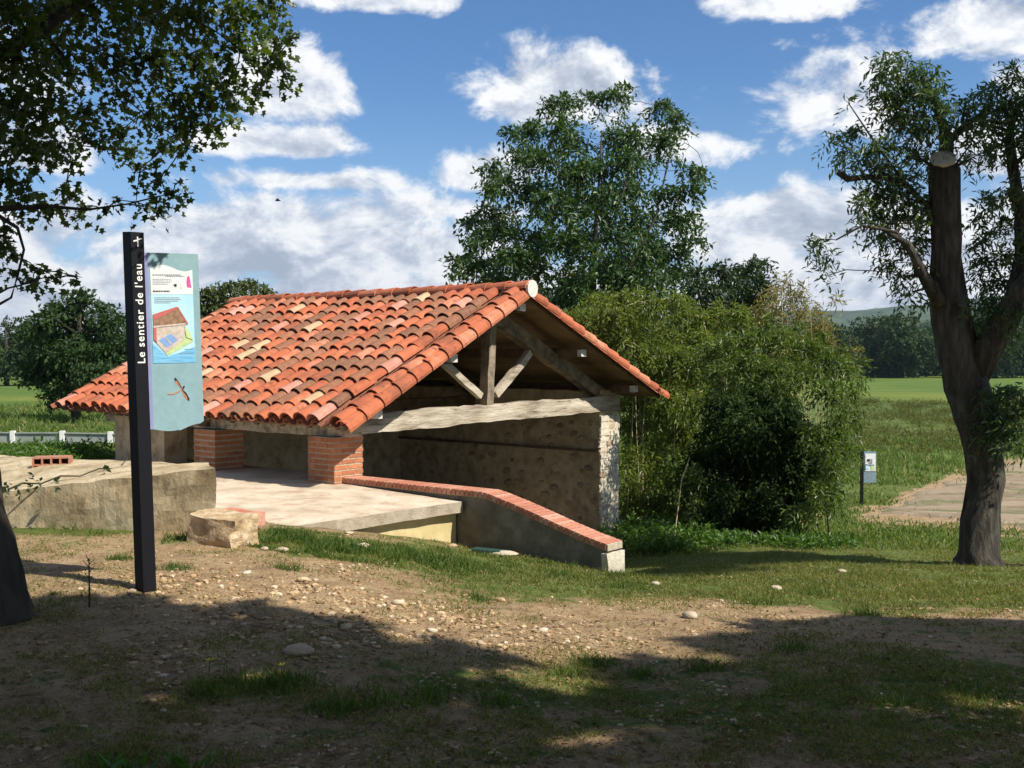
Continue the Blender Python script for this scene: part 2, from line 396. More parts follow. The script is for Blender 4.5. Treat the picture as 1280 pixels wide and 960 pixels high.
def ground_mat():
    m = bpy.data.materials.new('earth with thin grass'); m.use_nodes = True
    t = NT(m.node_tree); t.n.clear()
    pos = t.node('ShaderNodeNewGeometry').outputs['Position']
    g = t.attr('grassy'); st = t.attr('stony'); far = t.attr('meadow'); rg = t.attr('rough')
    big = t.noise(pos, .9, 6, .6); mid = t.noise(pos, 5.0, 7, .65); fine = t.noise(pos, 34, 6, .7)
    dirt = t.ramp(t.math('ADD', t.math('MULTIPLY', mid, .6), t.math('MULTIPLY', fine, .4)),
                  [(.3, (.155, .10, .055, 1)), (.47, (.31, .21, .115, 1)), (.58, (.43, .305, .175, 1)), (.72, (.56, .44, .28, 1))])
    vo = t.voronoi(pos, 42.0)
    spk = t.smooth(vo.outputs['Distance'], .42, .22)
    spk = t.math('MULTIPLY', spk, t.math('MULTIPLY', t.math('GREATER_THAN', t.math('FRACT', t.math('MULTIPLY', vo.outputs['Color'], 7.1)), .45), st))
    dirt = t.mix(spk, dirt, t.ramp(vo.outputs['Color'], [(0, (.27, .17, .09, 1)), (.5, (.46, .33, .19, 1)), (1, (.60, .50, .36, 1))]))
    gc = t.ramp(t.math('ADD', t.math('MULTIPLY', t.noise(pos, 9, 6, .7), .6), t.math('MULTIPLY', fine, .4)),
                [(.3, (.05, .075, .016, 1)), (.48, (.09, .125, .026, 1)), (.58, (.15, .165, .045, 1)), (.75, (.27, .24, .10, 1))])
    gm = t.smooth(t.math('ADD', g, t.math('MULTIPLY', t.math('SUBTRACT', t.math('ADD', t.math('MULTIPLY', mid, .6), t.math('MULTIPLY', big, .4)), .5), 2.2)), .38, .66)
    col = t.mix(gm, dirt, gc)
    # meadow with mowing drift and longer tussocks
    mp = t.node('ShaderNodeMapping'); t.put(mp.inputs[0], pos); mp.inputs[3].default_value = (.22, 1.0, 1)
    mf = t.noise(mp.outputs[0], .16, 8, .72)
    mf2 = t.noise(pos, 2.2, 6, .7)
    mc = t.ramp(t.math('ADD', t.math('MULTIPLY', mf, .6), t.math('MULTIPLY', mf2, .4)),
                [(.34, (.042, .082, .014, 1)), (.48, (.075, .130, .022, 1)), (.55, (.105, .155, .03, 1)), (.64, (.16, .175, .045, 1))])
    rc = t.ramp(mf2, [(.3, (.035, .062, .014, 1)), (.47, (.07, .10, .024, 1)), (.60, (.11, .125, .035, 1)), (.75, (.16, .13, .055, 1))])
    mc = t.mix(t.smooth(t.noise(mp.outputs[0], .022, 5, .6), .42, .62), mc, t.mix(1.0, mc, (1.45, 1.18, 1.1, 1), 'MULTIPLY'))
    mc = t.mix(rg, mc, rc)
    col = t.mix(far, col, mc)
    p = t.node('ShaderNodeBsdfPrincipled'); t.put(p.inputs['Base Color'], col); p.inputs['Roughness'].default_value = .95
    p.inputs['Specular IOR Level'].default_value = .15
    b = t.node('ShaderNodeBump'); b.inputs['Strength'].default_value = .9; b.inputs['Distance'].default_value = .03
    h = t.math('ADD', t.math('MULTIPLY', fine, 1.0), t.math('MULTIPLY', spk, .5))
    t.put(b.inputs['Height'], h); t.l.new(b.outputs[0], p.inputs['Normal'])
    o = t.node('ShaderNodeOutputMaterial'); t.l.new(p.outputs[0], o.inputs[0])
    return m


# ------------------------------------------------------------------ object helpers
def tag(o, label=None, cat=None, group=None, kind=None):
    if label: o['label'] = label
    if cat: o['category'] = cat
    if group: o['group'] = group
    if kind: o['kind'] = kind
    return o


def empty(name, loc, label, cat, group=None):
    o = bpy.data.objects.new(name, None); COL.objects.link(o); o.location = loc; o.empty_display_size = .2
    return tag(o, label, cat, group)


def org(parent):
    v = Vector((0, 0, 0))
    while parent is not None:
        v = v + parent.location; parent = parent.parent
    return v


def link(name, me, parent=None, loc=None):
    o = bpy.data.objects.new(name, me); COL.objects.link(o)
    if parent is not None: o.parent = parent
    if loc is not None: o.location = loc
    return o


def mk(name, V, Fc, mat, parent=None, smooth=False, origin=None):
    """one mesh object from world-space vertices"""
    if parent is not None: o0 = org(parent)
    else: o0 = Vector(origin) if origin is not None else Vector((0, 0, 0))
    me = bpy.data.meshes.new(name)
    me.from_pydata([tuple(Vector(v) - o0) for v in V], [], Fc)
    mats = mat if isinstance(mat, list) else [mat]
    for m in mats: me.materials.append(m)
    if smooth: me.polygons.foreach_set('use_smooth', [True] * len(me.polygons))
    me.update()
    return link(name, me, parent, None if parent is not None else o0)


class MB:
    def __init__(s): s.V = []; s.F = []

    def add(s, V, Fc):
        n = len(s.V); s.V += [Vector(v) for v in V]; s.F += [tuple(i + n for i in f) for f in Fc]
        return s

    def box(s, c, ax, ay, az):
        c = Vector(c); V = [c + ax * i + ay * j + az * k for i in (-1, 1) for j in (-1, 1) for k in (-1, 1)]
        return s.add(V, [(0, 1, 3, 2), (4, 6, 7, 5), (0, 4, 5, 1), (2, 3, 7, 6), (0, 2, 6, 4), (1, 5, 7, 3)])

    def tube(s, pts, rad, seg=8, wob=0.0, cap=True):
        pts = [Vector(p) for p in pts]; n0 = len(s.V); n = len(pts)
        ref = Vector((0.31, 0.2, 0.93))
        for i, p in enumerate(pts):
            d = (pts[min(i + 1, n - 1)] - pts[max(i - 1, 0)]).normalized()
            if abs(d.dot(ref)) > .95: rr = Vector((1, 0, 0))
            else: rr = ref
            u = d.cross(rr).normalized(); v = d.cross(u)
            for k in range(seg):
                a = 2 * math.pi * k / seg
                w = 1 + (wob * (mn.noise(Vector((math.cos(a) * 1.6, math.sin(a) * 1.6, 0)) + p * 2.2) if wob else 0))
                s.V.append(p + (u * math.cos(a) + v * math.sin(a)) * rad[i] * w)
        for i in range(n - 1):
            for k in range(seg):
                a = n0 + i * seg + k; b = n0 + i * seg + (k + 1) % seg
                s.F.append((a, b, b + seg, a + seg))
        if cap:
            s.F.append(tuple(n0 + k for k in range(seg))[::-1]); s.F.append(tuple(n0 + (n - 1) * seg + k for k in range(seg)))
        return s

    def prism(s, poly, d):
        """extrude a world polygon by vector d"""
        n = len(poly); P = [Vector(p) for p in poly]
        return s.add(P + [p + d for p in P], [tuple(range(n))[::-1], tuple(range(n, 2 * n))] + [(i, (i + 1) % n, (i + 1) % n + n, i + n) for i in range(n)])

    def build(s, name, mat, parent=None, smooth=False, origin=None):
        return mk(name, s.V, s.F, mat, parent, smooth, origin)


def rough_hexa(P, nu, nv, nw, amp, freq=3.0, seed=0):
    """a subdivided, unevenly surfaced block between 8 corners P[i][j][k]"""
    idx = {}; V = []; Fc = []
    cen = sum((P[i][j][k] for i in (0, 1) for j in (0, 1) for k in (0, 1)), Vector()) / 8

    def vert(i, j, k):
        if (i, j, k) in idx: return idx[(i, j, k)]
        u, v, w = i / nu, j / nv, k / nw
        p = Vector()
        for a in (0, 1):
            for b in (0, 1):
                for c in (0, 1):
                    p = p + P[a][b][c] * ((u if a else 1 - u) * (v if b else 1 - v) * (w if c else 1 - w))
        q = p * freq + Vector((seed * 7.3, seed * 3.1, 0))
        p = p + mn.noise_vector(q) * amp + mn.noise_vector(q * 3.1) * amp * .5
        V.append(p); idx[(i, j, k)] = len(V) - 1
        return idx[(i, j, k)]
    for (n1, n2, f) in ((nv, nw, lambda a, b: ((0, a, b), (nu, a, b))), (nu, nw, lambda a, b: ((a, 0, b), (a, nv, b))), (nu, nv, lambda a, b: ((a, b, 0), (a, b, nw)))):
        for a in range(n1):
            for b in range(n2):
                q = [f(a, b), f(a + 1, b), f(a + 1, b + 1), f(a, b + 1)]
                for side in (0, 1):
                    Fc.append(tuple(vert(*x[side]) for x in q))
    return V, Fc, cen


def fixn(o):
    bm = bmesh.new(); bm.from_mesh(o.data); bmesh.ops.recalc_face_normals(bm, faces=bm.faces); bm.to_mesh(o.data); bm.free()
    return o


def rough_block(name, P, n, amp, mat, parent=None, freq=3.0, seed=0, smooth=False, origin=None):
    V, Fc, c = rough_hexa(P, n[0], n[1], n[2], amp, freq, seed)
    return fixn(mk(name, V, Fc, mat, parent, smooth, origin))


def lbox(a0, a1, b0, b1, z0, z1):
    return [[[L(a, b, z) for z in (z0, z1)] for b in (b0, b1)] for a in (a0, a1)]


def rock_data(name, mat, seed, sub=2, flat_=.6, amp=.28, box=False):
    bm = bmesh.new()
    if box:
        bmesh.ops.create_cube(bm, size=1.6); bmesh.ops.subdivide_edges(bm, edges=bm.edges[:], cuts=14, use_grid_fill=True)
    else:
        bmesh.ops.create_icosphere(bm, subdivisions=sub, radius=1)
    for v in bm.verts:
        n = mn.noise_vector(v.co * 1.1 + Vector((seed * 5.1, 0, 0))) * amp + mn.noise_vector(v.co * 3.3 + Vector((0, seed, 0))) * amp * .3
        v.co = v.co + n; v.co.z *= flat_
    me = bpy.data.meshes.new(name); bm.to_mesh(me); bm.free(); me.materials.append(mat)
    if not box: me.polygons.foreach_set('use_smooth', [True] * len(me.polygons))
    return me


# ---- leaves ---------------------------------------------------------------
T_SIMPLE = (np.array([[0, 0, 0], [.45, .5, .10], [1, 0, 0], [.45, -.5, .10]]), [(0, 1, 2), (0, 2, 3)])
T_LOBED = (np.array([[0, 0, 0], [.12, .42, .04], [.42, .26, 0], [.62, .62, .08], [.70, .18, .02], [1, 0, -.04],
                     [.70, -.18, .02], [.62, -.62, .08], [.42, -.26, 0], [.12, -.42, .04]]),
           [(0, 1, 2), (0, 2, 4), (2, 3, 4), (0, 4, 6), (4, 5, 6), (0, 6, 8), (8, 6, 7), (0, 8, 9)])
T_BLADE = (np.array([[0, .5, 0], [0, -.5, 0], [.6, -.3, .04], [1, 0, .22], [.6, .3, .04]]), [(0, 1, 2), (0, 2, 4), (4, 2, 3)])
T_PEB = None


def norm(a):
    return a / np.maximum(np.linalg.norm(a, axis=1, keepdims=True), 1e-9)


def leaf_arrays(P, D, N, ln, wd, tmpl):
    D = norm(D); S = norm(np.cross(D, N)); N2 = np.cross(S, D)
    t, fc = tmpl; k = len(t)
    V = P[:, None, :] + D[:, None, :] * (t[None, :, 0, None] * ln[:, None, None]) + S[:, None, :] * (t[None, :, 1, None] * wd[:, None, None]) \
        + N2[:, None, :] * (t[None, :, 2, None] * ln[:, None, None])
    n = len(P)
    Fc = (np.array(fc)[None, :, :] + (np.arange(n) * k)[:, None, None]).reshape(-1, 3)
    return V.reshape(-1, 3), Fc


def npmesh(name, V, Fc, mat, parent=None, origin=None, smooth=False):
    o0 = np.array(org(parent)) if parent is not None else np.array(origin if origin is not None else (0, 0, 0), float)
    me = bpy.data.meshes.new(name)
    V = (V - o0).astype(np.float32)
    me.vertices.add(len(V)); me.vertices.foreach_set('co', V.ravel())
    k = Fc.shape[1]
    me.loops.add(Fc.size); me.loops.foreach_set('vertex_index', Fc.ravel().astype(np.int32))
    me.polygons.add(len(Fc)); me.polygons.foreach_set('loop_start', (np.arange(len(Fc)) * k).astype(np.int32))
    me.update(calc_edges=True)
    me.polygons.foreach_set('use_smooth', np.full(len(Fc), smooth))
    me.materials.append(mat)
    return link(name, me, parent, None if parent is not None else Vector(o0))


def rdir(n, g=None):
    g = g or rng
    v = g.normal(size=(n, 3)); return norm(v)


def crown_leaves(blobs, per, leaf, width, tmpl, spray=.28, nl=8, droop=.35, seed=0, shell=.55, thin=.0):
    """blobs (centre, rx, ry, rz) -> leaf arrays; sprays of nl leaves along short twigs"""
    g = np.random.default_rng(seed)
    Ps, Ds, Ns, Ls, Ws = [], [], [], [], []
    for (c, rx, ry, rz) in blobs:
        n = max(3, int(per * (rx * rz + rx * ry + ry * rz) / 3))
        d = norm(g.normal(size=(n, 3)))
        r = shell + (1 - shell) * g.random((n, 1)) ** .6
        r = np.where(g.random((n, 1)) < .3, g.random((n, 1)), r)
        r = r * (1 + .35 * (g.random((n, 1)) - .5))
        P = np.array(c)[None] + d * r * np.array([rx, ry, rz])
        if thin:
            keep = fbm(P[:, 0] / thin + P[:, 1], P[:, 2] / thin + P[:, 1] * .7, seed % 7, 2) > .36
            P = P[keep]; d = d[keep]; n = len(P)
        if n == 0: continue
        D = norm(d + .7 * norm(g.normal(size=(n, 3))) + np.array([0, 0, -droop]))
        for j in range(nl):
            t = (j + .5) / nl
            side = norm(np.cross(D, norm(g.normal(size=(n, 3)))))
            sgn = 1 if j % 2 else -1
            base = P + D * (spray * (t - .4)) + np.array([0, 0, -1]) * (droop * spray * t * t)
            ld = norm(D * .6 + side * sgn * .9 + .35 * norm(g.normal(size=(n, 3))) + np.array([0, 0, -droop * .7]))
            Ps.append(base); Ds.append(ld)
            Ns.append(norm(.8 * norm(g.normal(size=(n, 3))) + np.array([0, 0, .9])))
            s = leaf * (.7 + .6 * g.random(n)); Ls.append(s); Ws.append(s * width * (.8 + .4 * g.random(n)))
    return leaf_arrays(np.concatenate(Ps), np.concatenate(Ds), np.concatenate(Ns), np.concatenate(Ls), np.concatenate(Ws), tmpl)


def limb(mb, p0, p1, r0, r1, bend=.12, n=6, seed=0, seg=7):
    rn = random.Random(seed); p0 = Vector(p0); p1 = Vector(p1); ln = (p1 - p0).length
    off = Vector((rn.uniform(-1, 1), rn.uniform(-1, 1), rn.uniform(0, 1))) * bend * ln
    pts = []; rad = []
    for i in range(n + 1):
        t = i / n; pts.append(p0.lerp(p1, t) + off * math.sin(math.pi * t) + Vector((rn.uniform(-1, 1), rn.uniform(-1, 1), rn.uniform(-1, 1))) * ln * .018 * (0 < i < n))
        rad.append(r0 + (r1 - r0) * t)
    mb.tube(pts, rad, seg)
    return pts, rad


def tree(name, label, cat, base, trunk, blobs, leafm, barkm, per=60, leaf=.1, width=.4, tmpl=T_SIMPLE, spray=.3, nl=8, droop=.35,
         seed=0, twig=.012, nt=4, group=None, shell=.5, thin=0., seg=10, wob=.25, leader=None, crown='crown', limbs=None):
    """trunk: list of (point, radius); blobs: (centre, rx, ry, rz)"""
    o = empty(name, base, label, cat, group)
    mb = MB(); rn = random.Random(seed)
    mb.tube([p for p, r in trunk], [r for p, r in trunk], seg, wob)
    skel = [(Vector(p), r) for p, r in trunk[len(trunk) // 3:]]
    for lm in (limbs or []):
        mb.tube([p for p, r in lm], [r for p, r in lm], 8, wob * .6); skel += [(Vector(p), r) for p, r in lm]
    order = sorted(blobs, key=lambda q: (Vector(q[0]) - skel[0][0]).length)
    for i, (c, rx, ry, rz) in enumerate(order):
        c = Vector(c)
        best = min(skel, key=lambda q: (q[0] - c).length + max(0, q[0].z - c.z) * 1.2)
        ln = (best[0] - c).length
        r0 = min(best[1] * .62, .02 + ln * .022)
        pts, rad = limb(mb, best[0], c, r0, max(twig, r0 * .35), .10, 6, seed + i)
        skel += list(zip(pts[2:], rad[2:]))
        for k in range(nt):
            d = Vector((rn.gauss(0, 1), rn.gauss(0, 1), rn.gauss(.2, 1))).normalized()
            e = c + Vector((d.x * rx, d.y * ry, d.z * rz)) * .9
            limb(mb, pts[-2], e, max(twig * .8, r0 * .3), twig * .4, .12, 4, seed * 31 + i * 7 + k, 5)
    mb.build('trunk', barkm, o, smooth=True)
    V, Fc = crown_leaves([(tuple(c), rx, ry, rz) for (c, rx, ry, rz) in blobs], per, leaf, width, tmpl, spray, nl, droop, seed, shell, thin)
    npmesh(crown, V, Fc, leafm, o)
    return o


def pblobs(lst, Y, dj=.5, seed=0, sy=1.0):
    """blob list in photograph pixels -> world ellipsoids around distance Y"""
    rn = random.Random(seed); out = []
    for q in lst:
        px, py, rx, ry = q[:4]; yy = Y + (q[4] if len(q) > 4 else rn.uniform(-dj, dj))
        c = B(px, py, yy); out.append((c, rx / F * yy, max(rx, ry) / F * yy * sy, ry / F * yy))
    return out


# ================================================================== THE SETTING
def build_ground():
    def axis(lo, hi, d, far, g=1.09):
        a = list(np.arange(lo, hi + 1e-6, d)); s = d; v = hi
        while v < far: s *= g; v += s; a.append(v)
        s = d; v = lo; left = []
        while v > -far * (1 if lo < 0 else 0.02): s *= g; v -= s; left.append(v)
        return np.array(left[::-1] + a)
    xs = axis(-9, 9, .075, 4000, 1.07); ys = axis(2.5, 18.5, .075, 4500, 1.06)
    X, Yg = np.meshgrid(xs, ys); Z = terrain(X, Yg)
    # settle far land a little so that the hills stand on it
    V = np.stack([X.ravel(), Yg.ravel(), Z.ravel()], 1)
    nx, ny = len(xs), len(ys)
    i = np.arange(ny - 1)[:, None] * nx + np.arange(nx - 1)[None]
    Fc = np.stack([i, i + 1, i + 1 + nx, i + nx], -1).reshape(-1, 4)
    o = npmesh('ground', V, Fc, ground_mat(), smooth=True)
    for nm, arr in (('grassy', grassy(V[:, 0], V[:, 1])), ('stony', stony(V[:, 0], V[:, 1])),
                    ('meadow', meadow(V[:, 0], V[:, 1])), ('rough', roughf(V[:, 0], V[:, 1]))):
        at = o.data.attributes.new(nm, 'FLOAT', 'POINT'); at.data.foreach_set('value', arr.astype(np.float32))
    tag(o, kind='structure', label='sloping earth and thin grass running down to green meadows')


def topx(x, y):
    """photograph position of ground points (for laying out patches of grass and stones)"""
    z = terrain0(x, y); dy = y; dz = z - EYE
    yc = dy * CP - dz * SP; zc = dy * SP + dz * CP
    yc = np.maximum(yc, .3)
    return 640 + x / yc * F, 480 - zc / yc * F


def gblob(px, py, cx, cy, rx, ry):
    return np.exp(-(((px - cx) / rx) ** 2 + ((py - cy) / ry) ** 2))


# patches are fixed to the ground: centres found once from the photograph, then kept in metres
def patch(cx, cy, rx, ry):
    c = G(cx, cy); e = G(cx + rx, cy); n = G(cx, cy - ry); s = G(cx, cy + ry)
    return (c.x, c.y, abs(e.x - c.x), max(.15, (abs(n.y - c.y) + abs(s.y - c.y)) / 2))


def psum(x, y, lst):
    s = np.zeros_like(np.asarray(x, float))
    for (cx, cy, rx, ry, k) in lst:
        s = s + k * np.exp(-(((x - cx) / rx) ** 2 + ((y - cy) / ry) ** 2))
    return s


LUSH = [patch(*q) + (k,) for q, k in [((400, 682, 90, 12), .9), ((470, 690, 80, 12), .8), ((560, 700, 60, 10), .8), ((650, 706, 70, 9), .6),
                                      ((350, 672, 40, 8), .9), ((760, 716, 50, 8), .6), ((230, 675, 30, 6), .4), ((70, 663, 60, 5), .6),
                                      ((130, 664, 40, 4), .7)]]
LAWN = [patch(*q) + (k,) for q, k in [((820, 712, 160, 16), .5), ((1050, 722, 200, 22), .7), ((1200, 740, 140, 18), .6), ((680, 735, 120, 14), .45),
                                      ((950, 745, 80, 10), .35), ((600, 850, 160, 40), .22), ((900, 880, 220, 40), .3), ((1200, 860, 150, 40), .35),
                                      ((320, 860, 80, 14), .5), ((150, 950, 40, 8), .4)]]
BARE = [patch(*q) + (k,) for q, k in [((350, 740, 200, 30), .5), ((450, 770, 150, 24), .35), ((760, 780, 130, 20), .35), ((960, 770, 90, 12), .3),
                                      ((180, 700, 120, 20), .3), ((1250, 770, 80, 10), .35), ((850, 757, 80, 9), .3)]]
STONE = [patch(*q) + (k,) for q, k in [((330, 750, 170, 26), 1.0), ((430, 765, 120, 22), .9), ((470, 800, 100, 18), .6), ((560, 780, 110, 24), .5),
                                       ((250, 735, 90, 16), .8), ((400, 715, 160, 16), .5), ((250, 830, 160, 30), .3), ((760, 790, 120, 16), .35)]]


def pathd(x, y):
    """ragged distance inside the dirt track, in photograph pixels"""
    x = np.asarray(x, float); y = np.asarray(y, float)
    PX, PY = topx(x, y)
    d = np.minimum(658 + (PX - 1200) * .09 - PY, PY - np.interp(PX, [1083, 1130, 1200, 1290, 1420], [641, 622, 590, 570, 560]))
    d = np.minimum(d, (PX - 1085) * .5)
    d = d + 30 * (fbm(x * .5, y * .35, 71) - .5) + 14 * (fbm(x * 2.2, y * 1.6, 73) - .5)
    return np.where((y > 14) & (y < 90), d, -99.)


def grassy(x, y):
    base = .36 + .35 * sstep(y, 9.0, 13.0) + .3 * sstep(y, 14, 20)
    v = base + psum(x, y, LUSH) + psum(x, y, LAWN) - psum(x, y, BARE)
    return np.clip(v - 1.1 * sstep(pathd(x, y), -12, 6), 0, 1.2)


def stony(x, y):
    return np.clip(.30 + psum(x, y, STONE) - .5 * sstep(y, 12, 16), 0, 1)


def meadow(x, y):
    return sstep(y + 6 * (fbm(x * .15, y * .15, 3) - .5), 34, 56) * (1 - sstep(pathd(x, y), -12, 6))


def roughf(x, y):
    return sstep(y, 44, 54) * (1 - sstep(y + 40 * (fbm(x * .05, y * .05, 4) - .5), 90, 130)) * sstep(x, 0, 6) * .75


build_ground()


# pale dirt track on the right
def build_path():
    lo = [G(*q) for q in ((1083, 645), (1130, 653), (1200, 660), (1290, 668), (1420, 680), (1600, 692))]
    hi = [G(*q) for q in ((1083, 641), (1130, 622), (1200, 590), (1290, 570), (1420, 560), (1600, 556))]
    V = []; n = 120; m = 50
    for i in range(n + 1):
        t = i / n * (len(lo) - 1); k = min(int(t), len(lo) - 2); f = t - k
        p = lo[k].lerp(lo[k + 1], f); q = hi[k].lerp(hi[k + 1], f); w = (q - p)
        p = p - w * (.05 * mn.noise(Vector((i * 3.1, 2, 0))) + .10 * mn.noise(Vector((i * .22, 0, 0))) + .05 * mn.noise(Vector((i * .9, 0, 0)))); q = q + w * (.05 * mn.noise(Vector((i * 3.3, 9, 0))) + .12 * mn.noise(Vector((i * .2, 5, 0))) + .06 * mn.noise(Vector((i * .8, 5, 0))))
        for j in range(m + 1):
            c = p.lerp(q, j / m); V.append((c.x, c.y, 0))
    V = np.array(V)
    base = sum(terrain(V[:, 0] + dx, V[:, 1] + dy) for dx in (-.6, 0, .6) for dy in (-.6, 0, .6)) / 9
    V[:, 2] = base - .09 + .13 * sstep(pathd(V[:, 0], V[:, 1]), 0, 14)
    Fc = np.array([(i * (m + 1) + j, (i + 1) * (m + 1) + j, (i + 1) * (m + 1) + j + 1, i * (m + 1) + j + 1) for i in range(n) for j in range(m)])[:, ::-1]
    mat = pm('pale dirt', [(0, (.17, .12, .07, 1)), (.5, (.27, .20, .125, 1)), (1, (.36, .275, .18, 1))], .7, bump=.5, bscale=30,
             spots=[((.11, .12, .035, 1), .5, .50, .60, .8), ((.16, .12, .08, 1), 6.0, .50, .70, .35), ((.50, .44, .34, 1), 16.0, .56, .70, .5)])
    tag(npmesh('dirt_path', V, Fc, mat, smooth=True), 'pale dirt track curving away behind the pollarded tree', kind='structure')


build_path()


# ------------------------------------------------------------------ the far land: wooded hills
def build_hills():
    def ridge(name, Y, pts, depth, mat, label, amp, cell):
        xs = np.linspace(pts[0][0], pts[-1][0], 130)
        ys = np.linspace(0, 1, 22)
        hz = np.interp(xs, [p[0] for p in pts], [p[1] for p in pts])
        V = []
        for j in ys:
            yy = Y + depth * j
            for x, h in zip(xs, hz):
                k = math.sin(min(1, j * 1.0) * math.pi / 2)
                q = B(x, h, Y + depth)
                gx = (x - 640) / F * yy
                z = -6 + (q.z + 6) * k
                V.append((gx, yy, z))
        V = np.array(V); V[:, 2] += (fbm(V[:, 0] / cell, V[:, 1] / cell, 7, 5) - .5) * amp
        nx, ny = len(xs), len(ys); i = np.arange(ny - 1)[:, None] * nx + np.arange(nx - 1)[None]
        Fc = np.stack([i, i + 1, i + 1 + nx, i + nx], -1).reshape(-1, 4)
        tag(npmesh(name, V, Fc, mat, smooth=True), label, kind='structure')
    hm = pm('far wooded hillside', [(0, (.022, .042, .018, 1)), (.5, (.04, .068, .026, 1)), (.8, (.07, .10, .035, 1)), (1, (.13, .15, .06, 1))], .02, 9, bump=1.0, bscale=.08)
    ridge('hills', 1500, [(300, 420), (700, 408), (860, 398), (960, 392), (1000, 389), (1050, 391), (1090, 388), (1140, 386), (1200, 378), (1300, 366), (1500, 350), (1900, 340)], 900, hm,
          'low blue green wooded hills on the horizon', 18, 60)
    ridge('hills', 900, [(-900, 425), (-300, 428), (0, 430), (200, 434), (420, 440), (500, 446)], 300, hm, 'low wooded rise beyond the left meadow', 10, 40)
    ridge('hills', 620, [(820, 425), (1000, 418), (1080, 408), (1160, 402), (1220, 392), (1290, 380), (1500, 360), (1900, 350)], 420, hm,
          'nearer wooded slope rising to the right', 14, 30)


build_hills()


def canopy(name, label, pts, seed, mat, leaf=.5, per=7):
    """a far wood as one mass of leaf clumps"""
    bl = []
    for (x, y, z, r) in pts: bl.append(((x, y, z), r, r, r * .85))
    V, Fc = crown_leaves(bl, per, leaf, .6, T_SIMPLE, leaf * 2.2, 6, .2, seed, .75)
    o = npmesh(name, V, Fc, mat); tag(o, label, kind='stuff')
    return o


def far_woods():
    rn = random.Random(3); pts = []
    for i in range(230):                               # hillside wood behind the single trees
        px = rn.uniform(985, 1420); Y = rn.uniform(300, 640)
        k = (Y - 300) / 340
        top = np.interp(px, [985, 1100, 1160, 1220, 1290, 1420], [425, 412, 405, 397, 388, 372])
        py = 462 + (top - 462) * k + rn.uniform(-3, 3)
        p = B(px, py, Y); r = rn.uniform(6, 10)
        pts.append((p.x, p.y, p.z - r * .4, r))
    for i in range(150):
        px = rn.uniform(975, 1420); Y = rn.uniform(262, 300)
        p = B(px, rn.uniform(424, 466), Y); r = rn.uniform(3.0, 5.5); pts.append((p.x, p.y, p.z, r))
    canopy('woods', 'dense wood covering the slope beyond the right meadow', pts, 5, M_lf_far, 1.4, 1.8)
    pts = []
    for i in range(90):
        px = rn.uniform(-250, 420); Y = rn.uniform(210, 300)
        p = B(px, rn.uniform(440, 468), Y); r = rn.uniform(4.5, 7)
        pts.append((p.x, p.y, p.z, r))
    canopy('woods', 'dark wood along the far edge of the left meadow', pts, 6, M_lf_far, 1.2, 2.2)


far_woods()


# ================================================================== THE WASH-HOUSE
RF = (2.40 - .78) / 3.2           # slope of the front roof plane
RR = (2.40 - .92) / 3.43
RB = 3.2                          # ridge position across


def roofz(b):
    return .78 + RF * b if b <= RB else 2.40 - RR * (b - RB)


